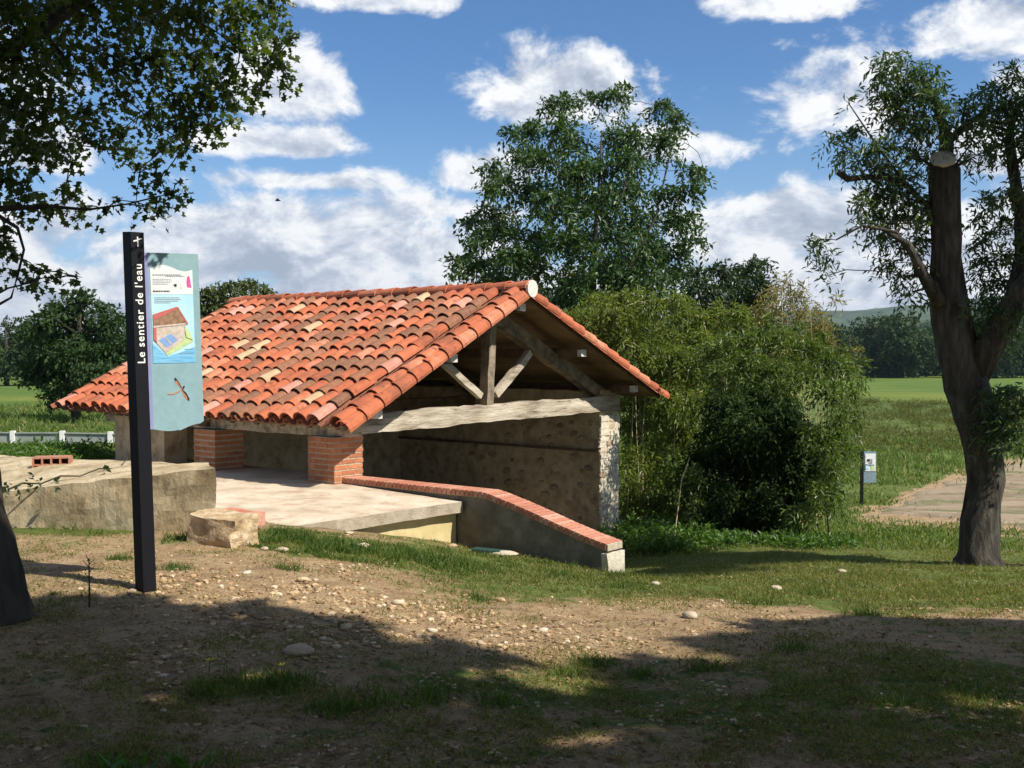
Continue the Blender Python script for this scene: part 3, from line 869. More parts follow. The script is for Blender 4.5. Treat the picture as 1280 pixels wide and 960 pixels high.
def build_washhouse():
    o = empty('wash_house', L(2.6, 3.0, -1.28), 'open sided wash house with red canal tile roof, brick pillars and rubble wall', 'wash house')
    O = org(o)

    def inst(name, me, M, parent=o):
        q = bpy.data.objects.new(name, me); COL.objects.link(q); q.parent = parent
        q.matrix_basis = Matrix.Translation(-O) @ M
        return q
    # ---- walls
    rear = rough_block('rear_wall', lbox(.45, 5.6, 5.62, 6.08, -1.5, 1.02), (40, 3, 20), .022, M_wall, o, 2.4, 1)
    rear['label'] = 'rubble rear wall with field stones in lime render'
    endw = rough_block('wall_end', lbox(.415, .449, 5.60, 6.10, -1.45, .62), (2, 8, 36), .016, M_wallend, rear, 5, 2)
    rn = random.Random(5)
    sd_ = [rock_data('stone', M_stone, s, 2, .55, .30) for s in range(5)]
    # stones that show in the inner face of the rear wall (px, py, size)
    spots = [(676, 575), (697, 592), (677, 602), (725, 606), (712, 630), (681, 618), (735, 585), (700, 644), (652, 590), (628, 560), (665, 552), (690, 556),
             (742, 627), (738, 648), (716, 572), (655, 612), (605, 585), (640, 575), (725, 548), (700, 532), (670, 530), (590, 566), (560, 575), (530, 560)]
    for i in range(150):
        spots.append((rn.uniform(460, 745), rn.uniform(528, 655)))
    used = []
    for (px, py) in spots:
        # intersection of the view ray with the inner face b = 5.62
        d = (B(px, py, 10) - Vector((0, 0, EYE))); n = E2; t_ = ((L(0, 5.61, 0) - Vector((0, 0, EYE))).dot(n)) / d.dot(n)
        p = Vector((0, 0, EYE)) + d * t_
        if p.z > .6 or p.z < -1.2 or any((p - q).length < .13 for q in used): continue
        used.append(p)
        s = rn.uniform(.028, .062)
        M = Matrix.Translation(p) @ Matrix((E1, EZ, -E2)).transposed().to_4x4() @ Matrix.Rotation(rn.uniform(-.4, .4), 4, 'Z') @ Matrix.Diagonal((s * rn.uniform(1.0, 1.6), s * .8, .016, 1))
        inst('stone', rn.choice(sd_), M, rear)
    # rubble showing in the sunlit end of the wall
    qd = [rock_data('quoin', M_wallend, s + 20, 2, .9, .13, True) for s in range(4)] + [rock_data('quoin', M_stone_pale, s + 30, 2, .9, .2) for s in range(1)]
    z = -1.38
    while z < .58:
        h = rn.uniform(.07, .15); bb = 5.60 + rn.uniform(-.05, .02)
        while bb < 6.0:
            w = min(rn.uniform(.14, .30), 6.09 - bb)
            M = Matrix.Translation(L(.424, bb + w / 2, z + h / 2 + rn.uniform(-.02, .02))) @ Matrix((E1, E2, EZ)).transposed().to_4x4() @ Matrix.Rotation(rn.uniform(-.08, .08), 4, 'X') @ Matrix.Diagonal((rn.uniform(.016, .030), w * .58, h * .60, 1))
            inst('quoin_stone', rn.choice(qd), M, rear)
            bb += w * rn.uniform(.9, 1.15)
        z += h * .96
    # old lacing timber in the wall
    MB().box(L(3.0, 5.585, .085), E1 * 2.56, E2 * .022, EZ * .018).build('lacing_timber', M_oldwood, rear)
    # closed far gable wall and short front return
    g = MB()
    prof = [(.25, -1.5), (6.06, -1.5), (6.06, roofz(6.06) - .22), (RB, roofz(RB) - .26), (.25, roofz(.25) - .20)]
    g.prism([L(4.80, b, z) for b, z in prof], E1 * .36)
    fixn(g.build('gable_wall', M_wall, o))
    rough_block('front_wall', lbox(3.9, 4.79, .24, .60, -.3, .66), (10, 3, 8), .012, M_wall, o, 2.4, 3)
    fl = MB(); fl.box(L(2.7, 3.1, -1.27), E1 * 2.3, E2 * 2.5, EZ * .03)
    fl.build('floor_slab', M_grey, o)
    # ---- brick pillars
    bl_, bh, bw = .213, .047, .105

    def brick_data(name, l, w):
        V, Fc, c = rough_hexa([[[Vector((x, y, z)) for z in (-bh / 2, bh / 2)] for y in (-w / 2, w / 2)] for x in (-l / 2, l / 2)], 3, 2, 1, .0035, 9, l * 10)
        me = bpy.data.meshes.new(name); me.from_pydata(V, [], Fc); me.materials.append(M_brick); me.update(); return me
    bs = [brick_data('brick', bl_, bw), brick_data('brick', bw, bw)]

    def pillar(a0, b0, sa, sb, z0, z1, label):
        core = MB(); core.box(L(a0 + sa / 2, b0 + sb / 2, (z0 + z1) / 2), E1 * (sa / 2 - .003), E2 * (sb / 2 - .003), EZ * ((z1 - z0) / 2))
        p = core.build('brick_pillar', M_mortar, o); p['label'] = label
        n = int(round((z1 - z0) / .066)); ch = (z1 - z0) / n
        for i in range(n):
            zc = z0 + (i + .5) * ch
            for face in range(4):
                ln = sa if face % 2 == 0 else sb
                # bricks along this face
                if (i + face) % 2 == 0: segs = [(.0, bl_), (bl_ + .012, bl_)] if ln > .42 else [(0, bl_), (bl_ + .012, bw)]
                else: segs = [(.0, bw), (bw + .012, bl_), (bw + bl_ + .024, bw)]
                for (s0, l) in segs:
                    if s0 + l > ln + .02: continue
                    c = s0 + l / 2
                    if face == 0: q = L(a0 + c, b0 + bw / 2 - .002, zc); ax = E1; ay = E2
                    elif face == 2: q = L(a0 + sa - c, b0 + sb - bw / 2 + .002, zc); ax = E1; ay = E2
                    elif face == 1: q = L(a0 + bw / 2 - .003, b0 + c, zc); ax = E2; ay = -E1
                    else: q = L(a0 + sa - bw / 2 + .003, b0 + sb - c, zc); ax = E2; ay = -E1
                    me = bs[0] if l > .15 else bs[1]
                    j = rn.uniform(-.003, .003)
                    M = Matrix.Translation(q + Vector((j, j * .5, 0))) @ Matrix((ax, ay, EZ)).transposed().to_4x4()
                    inst('brick', me, M, p)
        return p
    pillar(.42, .22, .462, .44, .04, .62, 'sunlit brick pillar beside the coping wall')
    pillar(2.72, .22, .462, .44, .04, .60, 'shaded brick pillar behind the information panel')
    # ---- timbers
    def bar(name, p0, p1, w, h, mat, up=EZ, amp=.012, seed=0, n=14, parent=o, taper=1.0):
        d = (p1 - p0).normalized(); s = d.cross(up).normalized(); u = s.cross(d)
        P = [[[q + s * w / 2 * j * k_ + u * h / 2 * k * k_ for k in (-1, 1)] for j in (-1, 1)] for q, k_ in ((p0, 1), (p1, taper))]
        return rough_block(name, P, (n, 3, 3), amp, mat, parent, 2.6, seed)
    TA = .52
    tb = bar('tie_beam', L(TA, .30, .755), L(TA, 6.12, .815), .22, .23, M_timber, amp=.022, seed=4, n=44)
    tb['label'] = 'bleached rough hewn tie beam across the open gable'
    bar('king_post', L(TA, 3.02, .86), L(TA, 3.10, 2.16), .13, .15, M_greywood, up=E1, seed=5, amp=.016)
    bar('brace', L(TA, 2.90, 1.02), L(TA, 2.02, 1.56), .08, .09, M_timber, seed=6)
    bar('brace', L(TA, 3.20, 1.02), L(TA, 3.95, 1.60), .09, .10, M_timber, seed=7)
    bar('principal_rafter', L(TA + .01, 3.1, 2.10), L(TA + .01, .45, .83), .15, .17, M_oldwood, seed=8)
    bar('principal_rafter', L(TA + .01, 3.16, 2.10), L(TA + .01, 5.75, .95), .15, .18, M_greywood, seed=9)
    # second truss further in
    bar('tie_beam', L(3.1, .30, .75), L(3.1, 6.0, .78), .2, .2, M_oldwood, amp=.02, seed=14, n=20)
    bar('king_post', L(3.1, 3.1, .86), L(3.1, 3.1, 2.16), .14, .14, M_oldwood, up=E1, seed=15)
    bar('principal_rafter', L(3.1, 3.1, 2.10), L(3.1, .45, .83), .15, .17, M_oldwood, seed=18)
    bar('principal_rafter', L(3.1, 3.16, 2.10), L(3.1, 5.75, .95), .15, .17, M_oldwood, seed=19)
    bar('wall_plate', L(.30, .44, .69), L(5.6, .44, .67), .18, .14, M_timber, seed=10, n=24)
    bar('wall_plate', L(.46, 5.86, .76), L(5.6, 5.86, .76), .2, .12, M_oldwood, seed=11, n=24)
    for i, (b, dz) in enumerate([(.55, .17), (1.84, .18), (RB, .19), (4.6, .20), (5.97, .16)]):
        zc = roofz(b) - dz
        pu = bar('purlin', L(.10, b, zc), L(6.15, b, zc), .12, .14, M_oldwood, seed=20 + i, n=30, amp=.01)
        MB().box(L(.062, b, zc), E1 * .036, E2 * .060, EZ * .050).build('painted_end', M_whiteend, pu)
    for i in range(13):                                # rafter tails under the front eave
        a = .2 + i * .49
        bar('rafter', L(a, .06, roofz(.06) - .055), L(a, 3.15, roofz(3.15) - .055), .06, .065, M_oldwood, seed=40 + i, n=4, amp=.004)
    # ---- roof boarding, one board at a time
    for side in (0, 1):
        b0, b1 = (0.02, RB) if side == 0 else (RB, 6.60)
        z0, z1 = roofz(b0) - .012, roofz(b1) - .012
        if side == 1: z0 = roofz(RB) - .012
        n = 17
        for i in range(n):
            f0, f1 = i / n + .0003, (i + 1) / n - .0003
            pa, pb = b0 + (b1 - b0) * f0, b0 + (b1 - b0) * f1
            za, zb = z0 + (z1 - z0) * f0, z0 + (z1 - z0) * f1
            m_ = MB(); aa = .03 + rn.uniform(-.01, .02)
            m_.prism([L(aa, pa, za - .02), L(aa, pb, zb - .02), L(aa, pb, zb), L(aa, pa, za)], E1 * (6.2 - aa + rn.uniform(-.02, .02)))
            fixn(m_.build('roof_board', M_board, o))
    for side in (0, 1):                                # verge board under the edge tiles
        b0, b1 = (0.0, RB) if side == 0 else (RB, 6.62)
        m_ = MB(); m_.prism([L(-.012, b0, roofz(b0) - .05), L(-.012, b1, roofz(b1) - .05 if side else roofz(b1) - .05), L(-.012, b1, roofz(b1) + .01), L(-.012, b0, roofz(b0) + .01)], E1 * .028)
        fixn(m_.build('verge_board', M_oldwood, o))

    # ---- canal tiles
    def canal(name, r0, r1, ln, th, mat, seg=7, flip=False, arc=math.pi):
        V = []; Fc = []
        for (y, r) in ((0, r0), (ln, r1)):
            for rr in (r, r - th):
                for k in range(seg + 1):
                    a = (math.pi - arc) / 2 + arc * k / seg
                    zz = math.sin(a) * rr * .82
                    V.append((math.cos(a) * rr, y, -zz if flip else zz))
        m_ = seg + 1
        for k in range(seg):
            Fc += [(k, k + 1, 2 * m_ + k + 1, 2 * m_ + k), (m_ + k, 3 * m_ + k, 3 * m_ + k + 1, m_ + k + 1),
                   (k, m_ + k, m_ + k + 1, k + 1), (2 * m_ + k, 2 * m_ + k + 1, 3 * m_ + k + 1, 3 * m_ + k)]
        Fc += [(0, 2 * m_, 3 * m_, m_), (seg, m_ + seg, 3 * m_ + seg, 2 * m_ + seg)]
        me = bpy.data.meshes.new(name); me.from_pydata(V, [], Fc); me.materials.append(mat)
        bm = bmesh.new(); bm.from_mesh(me); bmesh.ops.recalc_face_normals(bm, faces=bm.faces); bm.to_mesh(me); bm.free()
        me.update(); return me
    R0, R1, LN, TH = .112, .086, .40, .013
    kinds = [canal('roof_tile', R0, R1, LN, TH, m) for m in (M_tile_red, M_tile_brown, M_tile_pink, M_tile_cream)]
    slen = math.hypot(RB, RF * RB); nrow = 12; ex = slen / nrow; ncol = 25; cs = 6.3 / ncol
    slope_dir = (L(0, 1, RF) - L(0, 0, 0)).normalized(); nrm = E1.cross(slope_dir); nrm = nrm if nrm.z > 0 else -nrm
    # tile frame: x along the ridge, y up the slope, z off the roof
    def frame(sd, nm): 
        x = sd.cross(nm).normalized(); return Matrix((x, sd, nm)).transposed().to_4x4()
    FR = frame(slope_dir, nrm)
    brown_c = [(2.2, 4.5), (3.6, 7), (1.2, 7), (3.0, 9.5), (.9, 3), (4.8, 9), (1.9, .5), (3.2, .6), (.8, 9)]

    def pick(a, row):
        d = min(((a - x) / .9) ** 2 + ((row - y) / 2.0) ** 2 for x, y in brown_c)
        pb = .62 * math.exp(-d * 1.0) + .06
        if a > 5.0: pb *= .15
        r = rn.random()
        if r < pb: return kinds[1]
        r2 = rn.random()
        if r2 < .12: return kinds[2]
        if r2 < .175 and a < 5.2: return kinds[3]
        return kinds[0]
    sag = lambda a, s: .018 * math.sin(a * 1.3 + 1) + .012 * mn.noise(Vector((a * .8, s * .8, 0)))
    tilt = Matrix.Rotation(R(-2.6), 4, 'X')
    for r_ in range(nrow):
        for c_ in range(ncol):
            a = .10 + (c_ + .35) * cs * .985
            s = r_ * ex - .03 + rn.uniform(-.022, .022)
            p = L(a, 0, .78) + slope_dir * s + nrm * (.050 + sag(a, s) + rn.uniform(-.007, .007))
            M = Matrix.Translation(p + E1 * rn.uniform(-.008, .008)) @ FR @ tilt @ Matrix.Rotation(R(rn.uniform(-3.4, 3.4)), 4, 'Z') @ Matrix.Rotation(R(rn.uniform(-5, 5)), 4, 'Y') @ Matrix.Diagonal((rn.uniform(.94, 1.05), 1, rn.uniform(.92, 1.06), 1))
            if c_ == 0:
                me = kinds[0]
                M = Matrix.Translation(L(.055, 0, .78) + slope_dir * s + nrm * .062) @ FR @ tilt @ Matrix.Rotation(R(rn.uniform(-1, 1)), 4, 'Z')
                inst('verge_tile', me, M)
            else:
                inst('roof_tile', pick(a, r_), M)
    # outermost verge run, lapping over the edge
    for r_ in range(nrow):
        s = r_ * ex - .06 + rn.uniform(-.01, .01)
        M = Matrix.Translation(L(-.045, 0, .78) + slope_dir * s + nrm * .012) @ FR @ tilt @ Matrix.Rotation(R(28), 4, 'Y')
        inst('verge_tile', kinds[0], M)
    # channel tiles between the covers, one mass
    ch = MB(); cdat = canal('channel', .10, .08, slen + .05, .012, M_channel, 5, True)
    for c_ in range(ncol + 1):
        for r_ in range(nrow):
            a = .10 + (c_ - .15) * cs * .985
            if a < .0: continue
            s = r_ * ex - .05
            M = Matrix.Translation(L(a, 0, .78) + slope_dir * s + nrm * .085) @ FR @ tilt @ Matrix.Diagonal((1, (ex + .06) / (slen + .05), 1, 1))
            ch.add([M @ v.co for v in cdat.vertices], [tuple(f.vertices) for f in cdat.polygons])
    k = ch.build('channel_tiles', M_channel, o); k['kind'] = 'stuff'
    # rear slope
    sd2 = (L(0, -1, RR) - L(0, 0, 0)).normalized(); nm2 = E1.cross(sd2); nm2 = nm2 if nm2.z > 0 else -nm2
    F2 = frame(sd2, nm2); sl2 = math.hypot(3.43, RR * 3.43); nr2 = 12; ex2 = sl2 / nr2
    rest = MB()
    for r_ in range(nr2):
        for c_ in range(-1, ncol):
            a = .10 + (c_ + .35) * cs * .985 if c_ >= 0 else -.045
            s = r_ * ex2 - .05
            p = L(a, 6.63, .92) + sd2 * s + nm2 * (.055 if c_ >= 0 else .015)
            M = Matrix.Translation(p) @ F2 @ tilt @ (Matrix.Rotation(R(-28), 4, 'Y') if c_ < 0 else Matrix.Rotation(R(rn.uniform(-2, 2)), 4, 'Z'))
            if c_ < 1: inst('verge_tile', kinds[0], M)
            else: rest.add([M @ v.co for v in kinds[0].vertices], [tuple(f.vertices) for f in kinds[0].polygons])
    k = rest.build('rear_slope_tiles', M_tile_red, o); k['kind'] = 'stuff'
    # ridge
    rd = canal('ridge_tile', .140, .118, .42, .016, M_tile_red, 9)
    FX = Matrix((E2 * -1, E1, EZ)).transposed().to_4x4()
    a = -.125; i = 0
    while a < 6.12:
        M = Matrix.Translation(L(a, RB, 2.455 + rn.uniform(-.006, .006))) @ FX @ Matrix.Rotation(R(-1.5), 4, 'X')
        inst('ridge_tile', rd, M); a += .36; i += 1
    # mortar under ridge and the white plug at its end
    m_ = MB(); m_.prism([L(0.03, RB - .13, 2.33), L(.03, RB + .13, 2.33), L(.03, RB + .07, 2.49), L(.03, RB - .07, 2.49)], E1 * 6.2)
    fixn(m_.build('ridge_mortar', M_mortar, o))
    seg = 16; poly = [L(-.145, RB + math.cos(2 * math.pi * q / seg) * .108, 2.452 + math.sin(2 * math.pi * q / seg) * .116) for q in range(seg)]
    m_ = MB(); m_.prism(poly, E1 * .04); q = fixn(m_.build('ridge_end_cap', M_whiteend, o)); q['label'] = 'white mortar disc closing the ridge'
    return o


build_washhouse()


# ---- terrace
def build_terrace():
    o = empty('terrace', L(1.0, -.6, 0), 'pale concrete terrace before the wash house with yellow rendered side', 'terrace')
    zt = lambda a, b: .035 + .045 * min(1, max(0, (a + 1.4) / 1.8)) - .01 * max(0, -b)
    poly = [(-1.46, .345), (-1.36, -.9), (-1.27, -2.2), (.5, -2.05), (2.6, -1.9), (5.15, -1.8), (5.15, .9), (.43, .9), (.43, .345)]
    # subdivided top
    V = []; Fc = []; na, nb = 60, 30
    pts = {}
    def inside(a, b):
        lo = -2.2 + .35 * max(0, (a + 1.27)) / 6.4
        hi = .345 if a < .43 else .9
        return lo, hi
    for i in range(na + 1):
        a = -1.46 + (5.15 + 1.46) * i / na
        for j in range(nb + 1):
            lo, hi = inside(a, 0)
            b = lo + (hi - lo) * j / nb
            aa = a + (.19 * (1 - (b - lo) / (hi - lo)) if i == 0 else (.12 * (1 - (b - lo) / (hi - lo)) if i == 1 else 0))
            V.append(L(aa, b, zt(aa, b) + .004 * mn.noise(Vector((a * 3, b * 3, 0)))))
    for i in range(na):
        for j in range(nb):
            k = i * (nb + 1) + j; Fc.append((k, k + nb + 1, k + nb + 2, k + 1))
    n = len(V); ring = [j for j in range(nb + 1)] + [i * (nb + 1) + nb for i in range(1, na + 1)] + [na * (nb + 1) + j for j in range(nb - 1, -1, -1)] + [i * (nb + 1) for i in range(na - 1, 0, -1)]
    for r in ring:
        v = V[r]; V.append(v - EZ * .115 + mn.noise_vector(v * 3) * .008)
    for k in range(len(ring)):
        k2 = (k + 1) % len(ring); Fc.append((ring[k], ring[k2], n + k2, n + k))
    Fc.append(tuple(n + k for k in range(len(ring))))
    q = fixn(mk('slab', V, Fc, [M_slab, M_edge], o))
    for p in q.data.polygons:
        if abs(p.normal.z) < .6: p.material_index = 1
    w = MB(); w.prism([L(-1.36, .345, -.085), L(-1.21, -2.1, -.085), L(-1.11, -2.1, -.085), L(-1.26, .345, -.085)], EZ * -.75)
    fixn(w.build('side_wall', M_yellow, o))
    # brick strip let into the terrace by the boulder
    s = empty('brick_step', L(1.2, -2, 0), 'low red brick step between the boulder and the old concrete wall', 'step')
    p = G(300, 650)
    c0, c1 = B(276, 640, 9.5), B(320, 646, 9.25)
    d = (c1 - c0); d.z = 0; ln = d.length; d.normalize(); sv = Vector((-d.y, d.x, 0)); rn = random.Random(2)
    nb_ = 5
    for i in range(nb_):
        m = MB(); m.box(c0 + d * ln * (i + .5) / nb_ + EZ * -.03, d * (ln / nb_ / 2 - .004), sv * .11, EZ * (.055 + rn.uniform(-.004, .004)))
        m.build('brick', M_cope, s)
    return o


build_terrace()


def build_coping():
    o = empty('coping_wall', L(-1.4, .48, -.6), 'grey cement wall with sloping red brick coping beside the terrace', 'wall')
    O = org(o)
    b0, b1 = .36, .60

    def top(a):          # height of the top of the coping; a runs from the pillar (0.42) to the low end (-3.3)
        if a > -1.75: return .150 - .004 * (a - .4)
        t = (-1.75 - a) / 1.55
        e = t * t * (3 - 2 * t)
        return .155 - .37 * (t * .75 + e * .25)
    n = 44; V = []; Fc = []
    for i in range(n + 1):
        a = .415 - (3.715 - .07) * i / n
        zt = top(a) - .062; zb = -1.35
        for b, z in ((b0 + .02, zt), (b1 - .02, zt), (b1 + .01, zb), (b0 - .01, zb)):
            v = L(a, b, z); V.append(v + mn.noise_vector(v * 3) * .006)
    for i in range(n):
        for k in range(4):
            p = i * 4 + k; q = i * 4 + (k + 1) % 4; Fc.append((p, q, q + 4, p + 4))
    Fc += [(0, 1, 2, 3), (n * 4 + 3, n * 4 + 2, n * 4 + 1, n * 4)]
    fixn(mk('wall_body', V, Fc, M_grey, o))
    rough_block('end_footing', [[[L(a, b, z) for z in (-.75, top(-3.2) - .105)] for b in (b0 - .02, b1 + .02)] for a in (-3.31, -3.235)], (2, 5, 7), .016, M_wallend, o, 6, 3)
    Vb, Fb, _ = rough_hexa([[[Vector((x, y, z)) for z in (-.03, .03)] for y in (-.135, .135)] for x in (-.026, .026)], 1, 4, 1, .0025, 9, 1)
    me = bpy.data.meshes.new('brick'); me.from_pydata(Vb, [], Fb); me.materials.append(M_cope); me.update()
    rn = random.Random(9)
    a = .39
    while a > -3.29:
        z = top(a); dz = (top(a - .03) - top(a + .03)) / .06      # slope going outwards
        d = (-E1 + EZ * dz).normalized(); up = d.cross(E2); up = up if up.z > 0 else -up
        q = bpy.data.objects.new('brick', me); COL.objects.link(q); q.parent = o
        q.matrix_basis = Matrix.Translation(L(a, (b0 + b1) / 2 + rn.uniform(-.004, .004), z - .03) - O) @ Matrix((d, E2, up)).transposed().to_4x4() @ Matrix.Rotation(R(rn.uniform(-1.2, 1.2)), 4, 'Z')
        a -= .0635 * d.xy.length
    # mortar bed
    V = []; Fc = []
    for i in range(n + 1):
        a = .405 - (3.70) * i / n; z = top(a)
        for b, zz in ((b0 - .004, z - .0045), (b1 + .004, z - .0045), (b1 + .005, z - .066), (b0 - .005, z - .066)): V.append(L(a, b, zz))
    for i in range(n):
        for k in range(4):
            p = i * 4 + k; q = i * 4 + (k + 1) % 4; Fc.append((p, q, q + 4, p + 4))
    Fc += [(0, 1, 2, 3), (n * 4 + 3, n * 4 + 2, n * 4 + 1, n * 4)]
    fixn(mk('mortar_bed', V, Fc, M_mortar, o))
    return o


build_coping()


# ---- old concrete wall at the left, with things on it
def build_left_wall():
    P = [[[None, None], [None, None]], [[None, None], [None, None]]]
    tops = {(0, 0): B(-60, 620, 9.45), (1, 0): B(268, 586, 8.95), (0, 1): B(-60, 566, 12.6), (1, 1): B(258, 580, 9.6)}
    for (i, j), p in tops.items():
        P[i][j][1] = p; P[i][j][0] = Vector((p.x, p.y, -.15)) + (Vector((0, -.03, 0)) if j == 0 else Vector((0, .02, 0)))
    o = rough_block('concrete_wall', P, (44, 14, 12), .022, M_block, None, 3.0, 6, origin=tuple(P[0][0][0]))
    tag(o, 'low old stained concrete wall at the left, in front of the wash house', 'wall')
    # hollow brick lying on it
    c = B(66, 580, 10.6)
    h = empty('hollow_brick', c - EZ * .07, 'broken hollow terracotta block lying on the old concrete wall', 'brick')
    x = Vector((.97, .24, 0)).normalized(); y = Vector((-x.y, x.x, 0)); w, d, hh = .165, .10, .07
    m = MB()
    for k in range(5): m.box(c + x * (-w + k * w / 2), x * .008, y * d, EZ * hh)
    for k in range(3): m.box(c + EZ * (-hh + k * hh) * .98, x * w, y * (d - .003), EZ * .008)
    m.box(c + y * d * .85, x * w * .97, y * .006, EZ * hh * .96)
    m.build('block_web', M_terra, h)
    bw = MB()
    for k in range(6):
        q = MB(); q.tube([B(28 + k * 24, 604 - k * 4.5 + (3 if k % 2 else -2), 9.25 + k * .12) for k in range(6)], [.006, .006, .005, .005, .004, .003], 5)
    dt = empty('bramble_stem', B(30, 606, 9.2), 'thin bramble stem trailing over the concrete wall top', 'bramble')
    pts = [B(10, 612, 9.0)] + [B(28 + k * 24, 606 - k * 4.6 + (3 if k % 2 else -2), 9.15 + k * .14) for k in range(6)] + [B(160, 572, 10.0)]
    MB().tube(pts, [.009, .008, .007, .007, .006, .006, .005, .004], 6).build('stem', M_bark2, dt)
    bl = [(tuple(B(40, 603, 9.1)), .12, .1, .05), (tuple(B(64, 606, 9.1)), .08, .08, .04), (tuple(B(20, 608, 9.0)), .12, .1, .07), (tuple(B(128, 588, 9.5)), .03, .03, .03)]
    V, Fc = crown_leaves(bl, 900, .05, .7, T_SIMPLE, .06, 3, .2, 4); npmesh('leaves', V, Fc, M_lf_dark, dt)


build_left_wall()


# ---- sandstone boulder and loose stones
def build_stones():
    g0 = G(272, 683)
    me = rock_data('boulder', M_sand, 3, 2, 1.0, .15, True)
    o = link('boulder', me); o.scale = (.27, .19, .16)
    o.location = Vector((g0.x, g0.y + .16, g0.z + .10)); o.rotation_euler = (R(4), R(5), R(-24))
    tag(o, 'squared yellow sandstone boulder at the corner of the terrace', 'boulder')
    me2 = [rock_data('stone', M_rock, s + 40, 2, .62, .25) for s in range(5)]
    dull = rock_data('stone', M_stone, 71, 2, .6, .3)
    me3 = [rock_data('stone', M_sand, s + 50, 2, .62, .25) for s in range(2)]
    rn = random.Random(12)
    L_ = [(862, 773, 11, 'smooth oval pale stone lying alone on the bare earth'),
          (432, 787, 9, 'small ochre stone at the edge of the left shade'), (352, 690, 8, 'pale stone in the grass just right of the boulder'),
          (308, 718, 6, 'small white stone on the stony earth below the boulder'), (380, 728, 9, 'tan stone on the stony slope behind the small ochre one'),
          (455, 685, 9, 'brown stone in the grass under the terrace edge'), (437, 668, 7, 'pale stone touching the terrace slab edge'),
          (625, 752, 7, 'pair of yellow stones alone on the right of the stony patch'), (678, 790, 7, 'small pale stone at the fringe of the middle shade'),
          (566, 684, 6, 'pale stone at the foot of the yellow render'), (630, 696, 15, 'flat brown slab stone at the foot of the coping wall'),
          (372, 815, 20, 'large dull stone half buried in the left shade'), (404, 842, 5, 'tiny stone beside the yellow flowers'),
          (600, 805, 6, 'pale pebble at the right of the stony patch'), (735, 704, 7, 'white rubble stone by the low end of the coping wall'),
          (292, 767, 9, 'ochre stone below the boulder in the gravel'), (497, 756, 8, 'cream stone in the middle of the stony patch'),
          (540, 790, 7, 'grey stone low in the stony patch'), (970, 737, 7, 'reddish stone on the right lawn edge'), (1052, 716, 6, 'white stone on the right lawn'),
          (820, 732, 6, 'small tan stone on the lawn'), (330, 688, 6, 'white chip of stone right beside the boulder')]
    for (px, py, r, lab) in L_:
        p = G(px, py); s = r / F * p.y
        q = link('stone', rn.choice(me3 if 'ochre' in lab or 'yellow' in lab else me2)); q.location = p + EZ * s * .25
        q.scale = (s * 1.05, s * .85, s * .8); q.rotation_euler = (rn.uniform(-.2, .2), rn.uniform(-.2, .2), rn.uniform(0, 6))
        if 'half buried' in lab: q.location = p; q.data = dull
        if 'slab' in lab: q.scale = (s * 1.2, s * .7, s * .35)
        tag(q, lab, 'stone', 'loose stones on the earth')


build_stones()


# ---- information sign
def wave(t, a, ph=0):
    return a * math.sin(2 * math.pi * t + ph)


